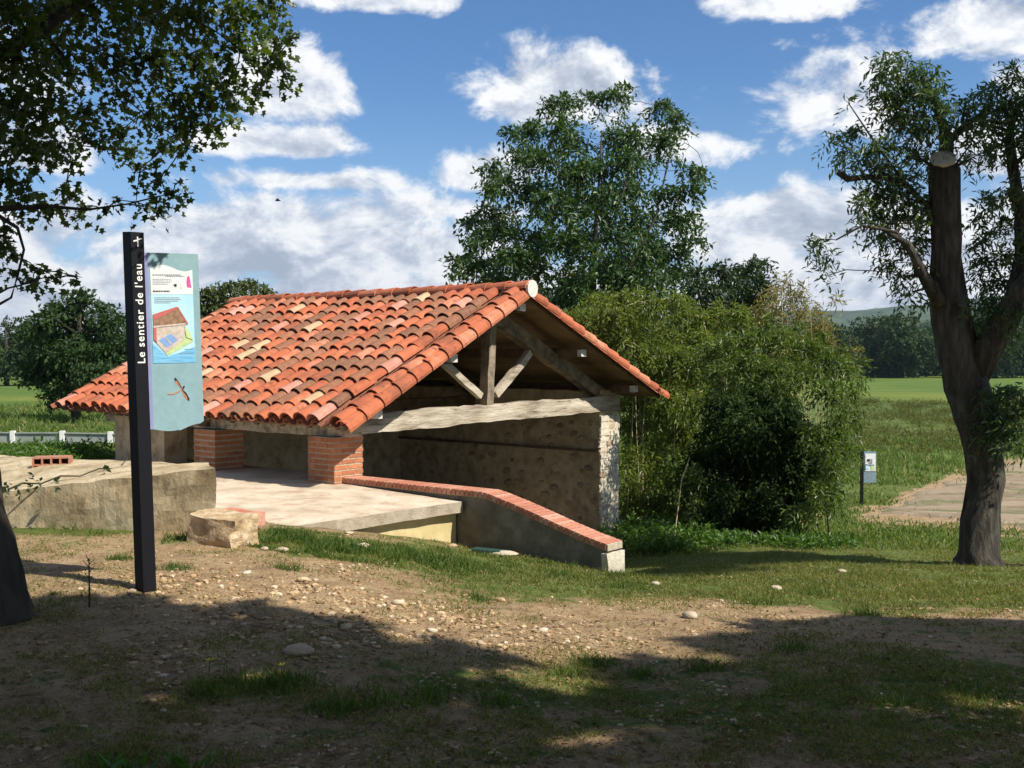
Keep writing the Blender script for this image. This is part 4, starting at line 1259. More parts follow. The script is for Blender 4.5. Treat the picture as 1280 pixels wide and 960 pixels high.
def build_sign():
    Y = 6.5
    base = G(183, 739); base = Vector((base.x, base.y, base.z)); Y = base.y
    top = B(167, 291, Y)
    o = empty('information_sign', base, 'tall black post with teal panel showing a wash house and a dragonfly', 'sign')
    up = (top - base).normalized(); H = (top - base).length
    base = base - up * .12; H += .12
    X = (Vector((1, 0, 0)) - up * up.x).normalized(); N = up.cross(X)        # N points away from the camera
    r = 13.6 / F * Y
    # post: square on its corner, cut slanting faces as separate parts of one shaft
    fl = -X; fr = X; nr = -N; bk = N
    c = [fl * r * 1.02, nr * r * .98, fr * r * .92, bk * r]
    post = MB(); V = [base + q for q in c] + [base + up * H + q + up * (.008 if i == 0 else 0) for i, q in enumerate(c)]
    post.add(V, [(3, 2, 1, 0), (4, 5, 6, 7)] + [(i, (i + 1) % 4, (i + 1) % 4 + 4, i + 4) for i in range(4)])
    po = fixn(post.build('post', M_black, o))
    # navy face plate carrying the lettering
    f0 = c[1]; f1 = c[2]; fd = (f1 - f0).normalized(); fw = (f1 - f0).length; fn = up.cross(fd); fn = fn if fn.dot(N) < 0 else -fn
    pl = MB(); pl.box(base + up * H * .5 + (f0 + f1) / 2 + fn * .003, fd * (fw / 2 - .002), fn * .002, up * (H / 2 - .004))
    pl.build('lettering_plate', M_navy, o)
    # lettering
    def text(s, size, org_, xd, yd, nd, mat, name, off=.0, xs=1.0, align='LEFT'):
        cu = bpy.data.curves.new(name, 'FONT'); cu.body = s; cu.size = size; cu.extrude = .0006; cu.offset = off; cu.space_character = 1.16
        cu.align_x = align; cu.align_y = 'CENTER'; cu.materials.append(mat)
        q = bpy.data.objects.new(name, cu); COL.objects.link(q); q.parent = o
        M = Matrix((xd.normalized() * xs, yd.normalized(), nd.normalized())).transposed().to_4x4()
        q.matrix_basis = Matrix.Translation(org_ - org(o)) @ M
        bpy.context.view_layer.update()
        me = bpy.data.meshes.new_from_object(q.evaluated_get(bpy.context.evaluated_depsgraph_get()))
        q2 = bpy.data.objects.new(name, me); COL.objects.link(q2); q2.parent = o; q2.matrix_basis = q.matrix_basis.copy()
        bpy.data.objects.remove(q); q2.name = name
        return q2
    zof = lambda py: (B(167, py, Y) - base).dot(up)
    t1 = text("Le sentier de l'eau", .070, base + up * zof(455) + (f0 + f1) / 2 + fn * .0065, up, -fd, fn, M_whitepost, 'lettering', .0008, 1.0)
    bpy.context.view_layer.update()
    w = max(v.co.x for v in t1.data.vertices)
    want = zof(331) - zof(455)
    if w > 0:
        t1.matrix_basis = t1.matrix_basis @ Matrix.Diagonal((want / w, 1, 1, 1))
    # small white emblem near the top: a dragonfly
    e0 = base + up * zof(303) + (f0 + f1) / 2 + fn * .0065
    em = MB(); em.box(e0, fd * .004, fn * .0006, up * .030)
    em.box(e0 + up * .016 + fd * .012, (fd * .9 + up * .25).normalized() * .018, fn * .0006, up * .004)
    em.box(e0 + up * .006 - fd * .012, (fd * .9 + up * .25).normalized() * .016, fn * .0006, up * .004)
    em.build('emblem', M_whitepost, o)
    # panel
    yaw = R(24); pd = (X * math.cos(yaw) + N * math.sin(yaw)).normalized(); pn = (up.cross(pd)); pn = pn if pn.dot(N) < 0 else -pn
    p0 = base + c[2] + fr * .006
    xl = 0.0
    # width such that the right edge is seen at 249 px
    Wd = .06
    while True:
        q = p0 + up * zof(430) + pd * Wd
        yc = q.y
        if 640 + q.x / yc * F > 251.5: break
        Wd += .001
    zt, zb = zof(316), zof(538)
    n = 28; th = pn * .006
    def ppt(u, z, d=0): return p0 + pd * (u * Wd) + up * z + pn * d
    poly = [ppt(0, zt)] + [ppt(1, zt - .006)]
    for i in range(n + 1):
        u = 1 - i / n
        poly.append(ppt(u, zb + .002 - .024 * math.sin((u - .06) * 2 * math.pi * .86) * (1 if u > .5 else .6) + (.016 if u > .93 else 0) * (u - .93) / .07))
    q = MB(); q.prism([p - th * .5 for p in poly], th); fixn(q.build('panel', M_teal, o))
    ed = MB(); ed.box(p0 + up * (zt + zb) / 2 + pd * .002 + pn * .0045, pd * .010, pn * .004, up * ((zt - zb) / 2 - .004)); ed.build('panel_clamp', M_lav, o)
    D = .0045
    # print sheet: u from .10 to .86, z from py 455 up to the wave at 331
    zz = lambda f: zof(331) + (zof(455) - zof(331)) * f          # f: 0 top .. 1 bottom
    uu = lambda f: .075 + .80 * f

    def sheet(pts, mat, name, d, parent=o):
        m = MB(); m.prism([ppt(uu(a), zz(b), d) for a, b in pts], pn * -.0006); return fixn(m.build(name, mat, parent))
    wv = [(i / 20, .035 + .032 * math.sin(i / 20 * 2 * math.pi * .92 + math.pi)) for i in range(21)]
    ps = sheet(wv + [(1, 1), (0, 1)], M_sky, 'printed_sheet', D)
    sheet(wv + [(1, .30), (.0, .30)], M_white, 'white_heading', D + .0008, ps)
    sheet([(0, .80), (.15, .86), (.36, .93), (.6, .90), (1, .84), (1, 1), (0, 1)], M_blue, 'water_drawing', D + .0008, ps)
    sheet([(.03, .76), (.34, .925), (.98, .78), (.72, .70), (.6, .72)], M_pgreen, 'meadow_drawing', D + .0016, ps)
    sheet([(.03, .60), (.03, .765), (.30, .90), (.74, .77), (.80, .60), (.55, .57)], M_pbeige, 'wall_drawing', D + .0024, ps)
    sheet([(.14, .765), (.33, .845), (.60, .765), (.44, .70)], M_pbasin, 'basin_drawing', D + .0032, ps)
    sheet([(.28, .735), (.30, .735), (.45, .80), (.43, .81)], M_pbeige, 'basin_kerb_drawing', D + .004, ps)
    sheet([(.03, .52), (.55, .44), (.64, .44), (.84, .61), (.03, .63)], M_pbrown, 'gable_drawing', D + .0032, ps)
    sheet([(.03, .505), (.60, .427), (.62, .44), (.30, .515), (.03, .565)], M_pred, 'roof_drawing', D + .004, ps)
    sheet([(.61, .43), (.63, .43), (.86, .60), (.83, .61)], M_pred, 'roof_drawing', D + .004, ps)
    sheet([(.03, .62), (.80, .595), (.82, .61), (.03, .64)], M_pbeige, 'beam_drawing', D + .0048, ps)
    sheet([(.03, .64), (.10, .64), (.10, .79), (.03, .76)], M_pred, 'pillar_drawing', D + .0048, ps)
    sheet([(.76, .62), (.90, .70), (.96, .77), (.80, .74)], M_pgreen, 'bush_drawing', D + .0048, ps)
    sheet([(.86, .23), (.85, .18), (.87, .13), (.89, .115), (.92, .115), (.94, .15), (.95, .19), (.97, .235)], M_pink, 'figure_drawing', D + .0016, ps)
    sheet([(.53, .205), (.58, .195), (.62, .20), (.61, .225), (.58, .222), (.575, .24), (.565, .222)], M_dark, 'bird_drawing', D + .0016, ps)
    sheet([(.70, .245), (.71, .19), (.72, .19), (.735, .25)], M_pbeige, 'reed_drawing', D + .0016, ps)
    for i, (a, b, f, tk) in enumerate([(.05, .72, .105, .006), (.35, .80, .118, .004), (.05, .48, .150, .003), (.05, .50, .166, .003), (.05, .46, .182, .003), (.05, .40, .198, .003),
                                       (.05, .44, .270, .007), (.08, .66, .335, .003), (.08, .70, .352, .003), (.08, .64, .369, .003), (.08, .45, .386, .003), (.76, .97, .862, .004), (.62, .95, .905, .003)]):
        x = a; rn = random.Random(i)
        m = MB()
        while x < b:
            l = rn.uniform(.02, .06); x2 = min(b, x + l)
            m.prism([ppt(uu(x), zz(f - tk), D + .0018), ppt(uu(x2), zz(f - tk), D + .0018), ppt(uu(x2), zz(f + tk), D + .0018), ppt(uu(x), zz(f + tk), D + .0018)], pn * -.0005)
            x = x2 + .012
        m.build('print_line', M_ink if i != 6 else M_dark, ps)
    # dragonfly
    cx, cz = .60, zof(488)
    sc = .070

    def df(pts, mat, name, d):
        m = MB(); m.prism([p0 + pd * (cx * Wd + x * sc) + up * (cz + y * sc) + pn * (D + d) for x, y in pts], pn * -.0006); return fixn(m.build(name, mat, o))
    a = df([(-.05, .0), (-.45, .50), (-.62, .85), (-.55, .95), (-.38, .80), (-.12, .38), (.03, .06)], M_orange, 'wing_print', 0)
    df([(-.62, .80), (-.60, 1.02), (-.48, .98), (-.20, .50), (.02, .08), (-.05, .08), (-.40, .70)], M_dark, 'wing_edge_print', .0008)
    df([(.0, -.02), (.45, -.62), (.52, -.98), (.40, -1.0), (.20, -.72), (-.06, -.12)], M_orange, 'wing_print', 0)
    df([(.02, -.02), (.35, -.35), (.60, -.85), (.62, -1.08), (.48, -1.02), (.40, -.70), (.0, -.10)], M_dark, 'wing_edge_print', .0008)
    df([(-1.25, -.42), (-1.2, -.36), (-.75, -.38), (-.30, -.18), (.05, .08), (.0, -.06), (-.30, -.30), (-.75, -.48), (-1.2, -.46)], M_orange, 'tail_print', .0012)
    df([(.02, .02), (.10, .22), (.20, .30), (.26, .20), (.20, .05), (.08, -.06)], M_dark, 'head_print', .0016)
    return o


build_sign()


def build_far_sign():
    base = G(1077, 631); Y = base.y
    o = empty('small_sign', base, 'small distant black post with blue grey panel beside the dirt track', 'sign')
    s = Y / F
    p = base
    H = 69 * s
    MB().box(p + EZ * (H / 2 - .05), Vector((1.7 * s, 0, 0)), Vector((0, 1.7 * s, 0)), EZ * (H / 2 + .05)).build('post', M_black, o)
    x0, x1 = 2.0 * s, 17.5 * s
    q = MB(); q.box(p + Vector(((x0 + x1) / 2, -.01, H - 21.5 * s)), Vector(((x1 - x0) / 2, 0, 0)), Vector((0, .012, 0)), EZ * 19.5 * s); q.build('panel', M_tealb, o)
    a = 3.2 * s
    m = MB(); m.box(p + Vector(((x0 + x1) / 2 + .3 * s, -.03, H - 15.5 * s)), Vector((6.5 * s, 0, 0)), Vector((0, .004, 0)), EZ * 11 * s); pr = m.build('printed_sheet', M_white, o)
    for i, (cx, cz, w, h, mt) in enumerate([(-2, 13, 1.8, 1.6, M_dark), (0, 16.5, 2.0, 1.3, M_ink), (2.5, 19, 3, .8, M_ink), (3.6, 22.5, 2.4, 2.4, M_pgreen), (-3.5, 21, 2, 3.4, M_sky), (2.0, 14.0, .8, 3.0, M_ink)]):
        m = MB(); m.box(p + Vector((9.5 * s + cx * s, -.036 - i * .0012, H - cz * s)), Vector((w * s, 0, .3 * s)), Vector((0, .002, 0)), EZ * h * s); m.build('drawing_print', mt, pr)
    m = MB(); m.box(p + Vector((9 * s, -.026, H - 33 * s)), Vector((1.6 * s, 0, 1.0 * s)), Vector((0, .003, 0)), EZ * .5 * s); m.build('emblem_print', M_orange, o)


build_far_sign()


# ---- white posted fence at the far left
def build_fence():
    Y = 27.5
    o = empty('panel_fence', B(78, 570, Y), 'low pale grey panel fence with white posts beyond the old wall', 'fence')
    pts = [(-120, 536), (-50, 538), (16, 540), (78, 540), (138, 541), (200, 543)]
    P = [B(x, y, Y + (0) * .01) for x, y in pts]
    for p in P:
        h = .95
        MB().box(p - EZ * (h / 2 - .03), Vector((.055, 0, 0)), Vector((0, .055, 0)), EZ * h / 2).build('post', M_whitepost, o)
    for p, q in zip(P[:-1], P[1:]):
        m = MB(); c = (p + q) / 2; m.box(c - EZ * .42 + Vector((0, .02, 0)), (q - p) / 2 * .9, Vector((0, .015, 0)), EZ * .38); m.build('panel', M_fencegrey, o)
        m = MB(); m.box(c - EZ * .025, (q - p) / 2 * .915, Vector((0, .03, 0)), EZ * .014); m.build('rail', M_fencegrey, o)


build_fence()

# small green cover at the foot of the coping wall
p = G(612, 694)
m = MB(); m.box(p + EZ * .02 + Vector((0, .12, 0)), Vector((.16, -.03, -.01)), Vector((.02, .06, 0)), EZ * .012)
tag(m.build('drain_cover', M_green_pipe, origin=p), 'dark green drain cover in the grass under the coping wall', 'drain cover')


# ================================================================== TREES
def ground_at(px, Y):
    x = (px - 640) / F * Y
    return Vector((x, Y, T(x, Y)))


# pollarded ash on the right -------------------------------------------------
def right_tree():
    Y = 12.6; s = Y / F
    b = B(1220, 705, Y); gz = T(b.x, b.y)
    tr = [(B(1220, 722, Y), .34), (B(1220, 703, Y), .285), (B(1221, 690, Y), .245), (B(1226, 650, Y), .212), (B(1231, 600, Y), .20), (B(1230, 560, Y), .212),
          (B(1219, 520, Y), .232), (B(1208, 480, Y), .235), (B(1197, 440, Y), .22), (B(1187, 400, Y), .205), (B(1183, 360, Y), .18), (B(1182, 300, Y), .172),
          (B(1182, 250, Y), .168), (B(1180, 218, Y), .158), (B(1179, 206, Y), .146)]
    limbs = [[(B(1215, 470, Y), .2), (B(1236, 430, Y - .1), .17), (B(1258, 395, Y - .2), .15), (B(1275, 365, Y - .3), .13), (B(1300, 335, Y - .4), .12), (B(1330, 280, Y - .4), .09)],
             [(B(1252, 402, Y - .2), .10), (B(1266, 370, Y - .1), .085), (B(1276, 320, Y), .075), (B(1275, 260, Y + .1), .07), (B(1266, 210, Y + .2), .062), (B(1262, 165, Y + .2), .05), (B(1272, 130, Y + .2), .03)],
             [(B(1180, 215, Y + .08), .10), (B(1183, 180, Y + .1), .085), (B(1180, 160, Y + .1), .06), (B(1166, 125, Y + .1), .03), (B(1150, 90, Y), .015)],
             [(B(1183, 180, Y + .1), .05), (B(1205, 158, Y), .035), (B(1230, 140, Y), .02)],
             [(B(1175, 380, Y - .1), .09), (B(1155, 345, Y - .2), .06), (B(1135, 305, Y - .3), .04), (B(1100, 285, Y - .3), .02)],
             [(B(1160, 350, Y - .2), .03), (B(1120, 290, Y - .3), .022), (B(1078, 282, Y - .4), .014), (B(1045, 300, Y - .4), .008)],
             [(B(1140, 235, Y), .03), (B(1105, 221, Y), .032), (B(1075, 222, Y), .034), (B(1060, 224, Y), .04), (B(1047, 215, Y), .036)],
             [(B(1176, 300, Y), .05), (B(1158, 255, Y), .035), (B(1135, 235, Y), .03)],
             [(B(1135, 235, Y), .02), (B(1095, 180, Y), .013), (B(1060, 128, Y), .006)],
             [(B(1225, 540, Y - .15), .05), (B(1245, 525, Y - .3), .035), (B(1268, 520, Y - .4), .02)]]
    lst = [(1118, 78, 26, 16), (1105, 95, 16, 20), (1150, 90, 24, 16), (1140, 112, 36, 22), (1120, 130, 30, 20), (1165, 125, 22, 18), (1180, 140, 22, 18), (1128, 150, 28, 18), (1150, 165, 28, 16),
           (1110, 185, 18, 12), (1145, 195, 24, 12), (1062, 125, 7, 6), (1070, 165, 22, 7), (1045, 170, 16, 6), (1060, 190, 14, 8), (1085, 190, 26, 10), (1100, 210, 24, 12),
           (1075, 205, 14, 9), (1125, 225, 34, 16), (1100, 245, 28, 16), (1135, 250, 26, 16), (1075, 255, 12, 14), (1090, 270, 20, 14), (1120, 275, 24, 12), (1145, 270, 14, 12),
           (1020, 303, 16, 9), (1035, 322, 10, 9), (1010, 300, 8, 6), (1033, 345, 5, 9), (1105, 295, 16, 12), (1125, 310, 14, 14), (1110, 330, 14, 12), (1125, 345, 12, 14), (1150, 300, 16, 18),
           (1145, 330, 14, 16), (1160, 270, 12, 14), (1140, 365, 12, 8), (1155, 380, 8, 6), (1205, 145, 18, 16), (1222, 128, 20, 16), (1225, 155, 22, 18), (1245, 110, 20, 12), (1250, 140, 24, 22), (1215, 180, 16, 14),
           (1270, 100, 18, 14), (1275, 140, 24, 24), (1280, 175, 20, 20), (1255, 175, 22, 14), (1240, 190, 16, 10), (1210, 200, 10, 8), (1265, 85, 10, 8), (1295, 120, 24, 30), (1310, 180, 30, 30),
           (1240, 250, 22, 14), (1225, 270, 12, 12), (1262, 240, 18, 10), (1255, 275, 18, 10), (1230, 300, 16, 12), (1215, 310, 12, 10), (1235, 330, 20, 14), (1255, 320, 18, 16), (1275, 300, 16, 20),
           (1225, 350, 14, 12), (1250, 355, 22, 14), (1240, 385, 26, 18), (1265, 390, 26, 22), (1222, 405, 18, 16), (1250, 415, 22, 14), (1215, 380, 10, 12), (1300, 260, 26, 30), (1310, 350, 30, 40),
           (1245, 495, 20, 14, -.35), (1265, 490, 22, 14, -.4), (1235, 520, 16, 14, -.35), (1258, 520, 24, 18, -.4), (1250, 545, 22, 12, -.4), (1275, 545, 20, 16, -.45), (1280, 510, 20, 20, -.4)]
    bl = pblobs(lst, Y, .35, 3)
    rn = random.Random(17)
    for k in range(26):                                # the part of the crown beyond the edge of the view, shading the lawn by the coping wall
        q = G(rn.uniform(770, 900), rn.uniform(684, 712)); c = q + SUNV * (rn.uniform(4.6, 6.6) / SUNV.z)
        if c.x / c.y > .49: bl.append((c, .32, .32, .26))
    o = tree('pollarded_tree', 'pollarded tree with sawn off trunk and drooping leaf sprays at the right edge', 'tree', Vector((b.x, b.y, gz)), tr, bl, M_lf_ash, M_bark,
             per=980, leaf=.095, width=.27, spray=.30, nl=7, droop=.42, seed=31, twig=.006, nt=1, seg=20, wob=.34, limbs=limbs, shell=.25)
    # sawn faces
    c = B(1179, 200, Y - .13); ax = Vector((-.2, -.68, .70)).normalized(); u = ax.cross(Vector((0, 1, 0))).normalized(); v = ax.cross(u)
    poly = [c + (u * math.cos(k * math.pi / 9) + v * math.sin(k * math.pi / 9)) * .138 * (1 + .06 * math.sin(k * 2.3)) for k in range(18)]
    m = MB(); m.prism(poly, ax * .03); fixn(m.build('sawn_face', M_cut, o))


right_tree()


# maple at the upper left -----------------------------------------------------
def maple():
    Y = 5.6
    b = G(0, 800)
    b = G(-8, 776)
    tr = [(B(-6, 800, 6.1), .25), (B(-6, 772, 6.1), .215), (B(-10, 750, 6.1), .20), (B(-14, 720, 6.1), .185), (B(-20, 680, 6.1), .175), (B(-30, 640, 6.1), .16), (B(-38, 600, 6.1), .155), (B(-50, 540, 6.1), .15),
          (B(-66, 400, 6.0), .14), (B(-82, 250, 5.9), .13), (B(-95, 100, 5.8), .12), (B(-100, -60, 5.6), .10)]
    limbs = [[(B(-84, 230, 5.9), .07), (B(-40, 100, 5.6), .055), (B(40, 40, 5.7), .045), (B(120, -10, 6.0), .03), (B(200, -60, 6.2), .02)],
             [(B(-95, 100, 5.8), .08), (B(0, -60, 5.7), .06), (B(120, -120, 6.0), .05), (B(260, -130, 6.3), .03)],
             [(B(-76, 310, 5.9), .035), (B(-20, 262, 5.3), .02), (B(60, 258, 5.4), .010), (B(110, 262, 5.5), .007), (B(160, 255, 5.5), .005), (B(200, 245, 5.5), .004)],
             [(B(-30, 385, 5.0), .010), (B(0, 380, 5.0), .007), (B(14, 372, 5.0), .006), (B(22, 345, 5.0), .006), (B(30, 312, 5.0), .006), (B(22, 285, 5.0), .008), (B(-10, 265, 5.05), .012)]]
    rn = random.Random(8)
    lst = []
    # body of the canopy: (region polygon sampled) upper left corner, hanging towards the right
    dens = [(0, 0, 60, 40), (60, 10, 50, 35), (120, 15, 50, 35), (180, 15, 45, 35), (235, 20, 45, 30), (290, 15, 45, 28), (340, 10, 25, 22),
            (20, 70, 55, 35), (80, 75, 45, 32), (140, 70, 42, 28), (190, 75, 38, 26), (250, 70, 34, 28), (300, 60, 34, 24), (345, 50, 22, 18),
            (365, 45, 14, 8), (355, 85, 18, 14), (335, 80, 20, 14), (290, 105, 30, 22), (260, 120, 34, 24), (320, 112, 14, 10), (225, 120, 26, 24),
            (10, 130, 50, 34), (60, 130, 40, 28), (105, 140, 32, 22), (150, 115, 26, 18), (190, 140, 28, 18), (240, 155, 30, 14), (275, 150, 20, 12),
            (20, 180, 45, 28), (65, 180, 34, 18), (110, 172, 24, 14), (150, 165, 20, 14), (165, 190, 22, 12), (210, 180, 24, 12), (235, 185, 14, 8),
            (5, 225, 35, 18), (30, 250, 30, 14), (80, 240, 26, 10), (60, 262, 22, 8), (105, 262, 14, 8), (130, 262, 10, 10), (150, 250, 8, 6),
            (175, 212, 16, 12), (200, 222, 16, 12), (215, 245, 14, 14), (200, 265, 14, 8), (180, 258, 14, 6), (225, 228, 8, 10), (90, 205, 12, 8),
            (5, 300, 16, 14), (15, 320, 14, 10), (50, 335, 16, 10), (75, 340, 12, 6), (40, 350, 12, 8), (20, 340, 14, 6), (95, 346, 8, 4), (5, 285, 14, 8)]
    for (x, y, rx, ry) in dens: lst.append((x, y, rx, ry, rn.uniform(-.7, .9) if y < 200 else rn.uniform(-.2, .2)))
    for i in range(26):                                # the canopy goes on above and beside the frame
        x = rn.uniform(-420, 330); y = rn.uniform(-260, -25) if x > -60 else rn.uniform(-260, 240)
        lst.append((x, y, 70, 55, rn.uniform(-1.2, 1.2)))
    bl = pblobs(lst, Y, .5, 4)
    tree('maple_tree', 'shaded tree with lobed leaves overhanging the upper left corner', 'tree', b, tr, bl, M_lf_maple, M_bark2, per=3300, leaf=.042, width=.85, tmpl=T_LOBED,
         spray=.10, nl=3, droop=.5, seed=41, twig=.004, nt=2, seg=16, wob=.35, limbs=limbs, shell=.15)


maple()


# tall leafy tree behind the wash-house ----------------------------------------
def big_tree():
    Y = 27; g = ground_at(740, Y)
    lst = [(700, 128, 26, 14), (735, 125, 24, 14), (770, 118, 20, 10), (782, 108, 12, 6), (760, 145, 34, 18), (665, 160, 26, 16), (700, 160, 34, 20), (640, 165, 12, 10), (722, 178, 34, 20),
           (780, 175, 34, 22), (820, 135, 24, 14), (845, 150, 18, 18), (830, 175, 26, 18), (855, 178, 12, 16), (648, 190, 26, 16), (680, 198, 34, 18), (615, 205, 14, 10), (628, 225, 24, 16), (606, 210, 8, 7),
           (800, 205, 34, 18), (840, 200, 20, 14), (745, 210, 38, 20), (865, 215, 20, 10), (880, 215, 10, 7), (700, 230, 38, 18), (660, 235, 28, 16), (610, 235, 16, 10),
           (780, 240, 38, 20), (820, 240, 34, 18), (858, 238, 22, 12), (740, 255, 38, 20), (610, 270, 26, 14), (585, 280, 12, 10), (645, 270, 32, 18), (690, 270, 36, 18), (620, 290, 36, 14),
           (850, 275, 30, 16), (875, 290, 16, 12), (800, 275, 34, 20), (760, 290, 38, 20), (720, 300, 38, 18), (675, 300, 34, 16), (862, 305, 24, 12), (878, 300, 8, 9),
           (590, 305, 22, 10), (568, 325, 14, 10), (600, 330, 32, 14), (640, 325, 34, 16), (585, 345, 28, 10), (625, 350, 34, 14), (670, 335, 32, 16), (830, 315, 34, 16), (790, 325, 38, 18),
           (750, 335, 38, 18), (710, 345, 36, 18), (850, 340, 24, 14), (810, 350, 36, 18), (770, 370, 38, 18), (730, 375, 38, 18), (690, 375, 30, 16), (830, 380, 32, 18), (660, 360, 24, 14), (790, 400, 40, 20), (745, 410, 40, 20)]
    bl = pblobs([(q[0], q[1], q[2] * .82, q[3] * .82) for q in lst] + [(700, 300, 30, 16, -2.4), (742, 320, 30, 18, -2.5), (800, 300, 28, 16, -2.3), (765, 240, 26, 16, -2.2), (690, 250, 24, 14, -2.2), (650, 320, 26, 14, -2.2), (745, 270, 26, 15, -2.4), (820, 340, 26, 14, -2.2), (720, 215, 22, 14, -2), (785, 200, 22, 14, -2), (720, 360, 30, 16, -2.4), (780, 350, 28, 16, -2.3)], Y, 2.3, 5)
    tr = [(g, .30), (B(742, 560, Y), .26), (B(742, 470, Y), .20), (B(740, 400, Y), .11), (B(742, 330, Y), .07), (B(746, 270, Y), .05), (B(750, 210, Y), .03), (B(752, 165, Y), .015)]
    limbs = [[(B(742, 430, Y), .06), (B(700, 370, Y), .04), (B(660, 310, Y), .025), (B(630, 240, Y), .02)],
             [(B(742, 400, Y), .06), (B(785, 340, Y), .04), (B(820, 270, Y + .3), .025), (B(838, 190, Y + .3), .02)],
             [(B(741, 370, Y), .05), (B(715, 300, Y), .035), (B(700, 220, Y), .02), (B(690, 170, Y), .015)],
             [(B(741, 345, Y), .045), (B(765, 290, Y + .9), .035), (B(785, 215, Y + 1), .03), (B(785, 160, Y + .8), .015)]]
    tree('tall_tree', 'tall dark green leafy tree rising behind the ridge of the wash house', 'tree', g, tr, bl, M_lf_big, M_bark2, per=520, leaf=.145, width=.42, spray=.40, nl=8, droop=.45,
         seed=51, twig=.008, nt=2, limbs=limbs, shell=.45, thin=.55)


big_tree()


def shrubs():
    # darker tree right of the tall one
    Y = 24; g = ground_at(905, Y)
    lst = [(950, 330, 14, 10), (930, 345, 26, 14), (900, 340, 20, 12), (955, 352, 12, 12), (880, 362, 26, 16), (915, 370, 30, 18), (945, 378, 20, 18), (870, 395, 28, 20), (905, 405, 32, 20), (935, 410, 24, 20),
           (880, 430, 28, 18), (910, 445, 28, 20), (935, 440, 18, 18), (850, 420, 20, 20), (860, 460, 22, 16), (895, 475, 24, 16), (870, 340, 14, 8)]
    tr = [(g, .16), (B(906, 560, Y), .13), (B(905, 470, Y), .10), (B(908, 400, Y), .06), (B(915, 350, Y), .03)]
    tree('dark_tree', 'smaller dark tree standing right of the tall tree behind the cane thicket', 'tree', g, tr, pblobs(lst, Y, 1.0, 6), M_lf_dark, M_bark2, per=700, leaf=.12, width=.42, spray=.34, nl=8, seed=61, nt=2)
    # cane thicket between the wash-house and the bush
    Y = 19.8; g = ground_at(800, Y)
    rn = random.Random(4)
    lst = [(722, 398, 22, 18), (745, 400, 24, 20), (735, 420, 26, 18), (770, 385, 20, 24), (790, 400, 26, 26), (760, 430, 30, 20), (800, 430, 30, 22), (830, 420, 26, 22), (770, 455, 26, 18), (820, 460, 32, 20), (845, 445, 24, 18), (782, 375, 14, 16), (862, 470, 24, 18),
           (790, 480, 30, 18), (835, 490, 30, 18), (868, 500, 24, 18), (795, 505, 30, 14), (830, 520, 30, 18), (790, 535, 26, 18), (810, 560, 30, 20), (840, 550, 24, 20), (785, 575, 22, 22), (812, 595, 26, 20),
           (790, 620, 22, 20), (820, 630, 26, 18), (845, 600, 20, 22), (848, 640, 20, 16), (860, 535, 20, 20), (778, 650, 18, 14), (880, 400, 14, 20), (900, 395, 10, 22), (925, 392, 10, 18), (860, 385, 10, 18), (845, 375, 9, 18), (818, 378, 10, 20), (875, 425, 22, 18), (755, 372, 9, 16), (738, 378, 8, 14), (892, 440, 22, 18), (800, 368, 8, 14)]
    o = tree('cane_thicket', 'yellow green cane thicket between the rubble wall and the round bush', 'thicket', g,
             [(g, .03), (B(800, 560, Y), .025), (B(800, 430, Y), .015)], pblobs(lst, Y, .9, 7), M_lf_bush, M_cane, per=1050, leaf=.12, width=.24, spray=.34, nl=7, droop=.5, seed=71, nt=1, shell=.2, crown='foliage')
    m = MB()
    for i in range(34):
        px = rn.uniform(730, 1035); Yc = rn.uniform(19, 20.5); g2 = ground_at(px, Yc)
        hi = rn.uniform(345, 405) if px > 930 else rn.uniform(390, 470)
        if px < 790: hi = rn.uniform(385, 440)
        t2 = B(px + rn.uniform(-14, 14), hi, Yc + rn.uniform(-.4, .4))
        m.tube([g2, g2.lerp(t2, .5) + Vector((rn.uniform(-.08, .08), 0, 0)), t2], [.010, .007, .003], 5)
    m.build('cane', M_cane, o)['kind'] = 'stuff'
    # thin reed tops above the bush
    Y = 20.2; g = ground_at(985, Y)
    lst = [(985, 375, 16, 12), (960, 380, 12, 14), (1000, 395, 16, 14), (975, 400, 18, 14), (950, 405, 12, 14), (1020, 410, 14, 12), (990, 425, 26, 14), (960, 430, 22, 14), (1030, 430, 16, 10), (1045, 374, 9, 4), (975, 360, 8, 6), (1010, 440, 26, 14), (1050, 445, 16, 8), (1068, 440, 10, 7), (985, 352, 5, 16), (1002, 372, 6, 18), (968, 362, 6, 18), (1018, 390, 6, 16), (1035, 405, 6, 16), (948, 385, 7, 16)]
    o = tree('reed_clump', 'dry golden reed stems with thin leaves above the round bush', 'reeds', g, [(g, .02), (B(985, 520, Y), .02), (B(985, 420, Y), .01)], pblobs(lst, Y, .5, 8), leafmat('dry reed leaf', (.11, .115, .03), (.20, .18, .06), (.36, .30, .13), .35, .6, .3), M_cane, per=800,
             leaf=.13, width=.17, spray=.3, nl=5, droop=.5, seed=81, nt=2, crown='foliage', twig=.005)
    # the big round bush
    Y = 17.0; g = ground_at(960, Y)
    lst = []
    for i in range(96):                                # deep inside and behind, shade partly put into the leaf colour
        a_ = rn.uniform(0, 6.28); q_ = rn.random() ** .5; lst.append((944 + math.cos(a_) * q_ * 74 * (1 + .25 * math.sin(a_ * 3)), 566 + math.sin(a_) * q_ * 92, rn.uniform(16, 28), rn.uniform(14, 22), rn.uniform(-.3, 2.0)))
    brow = []
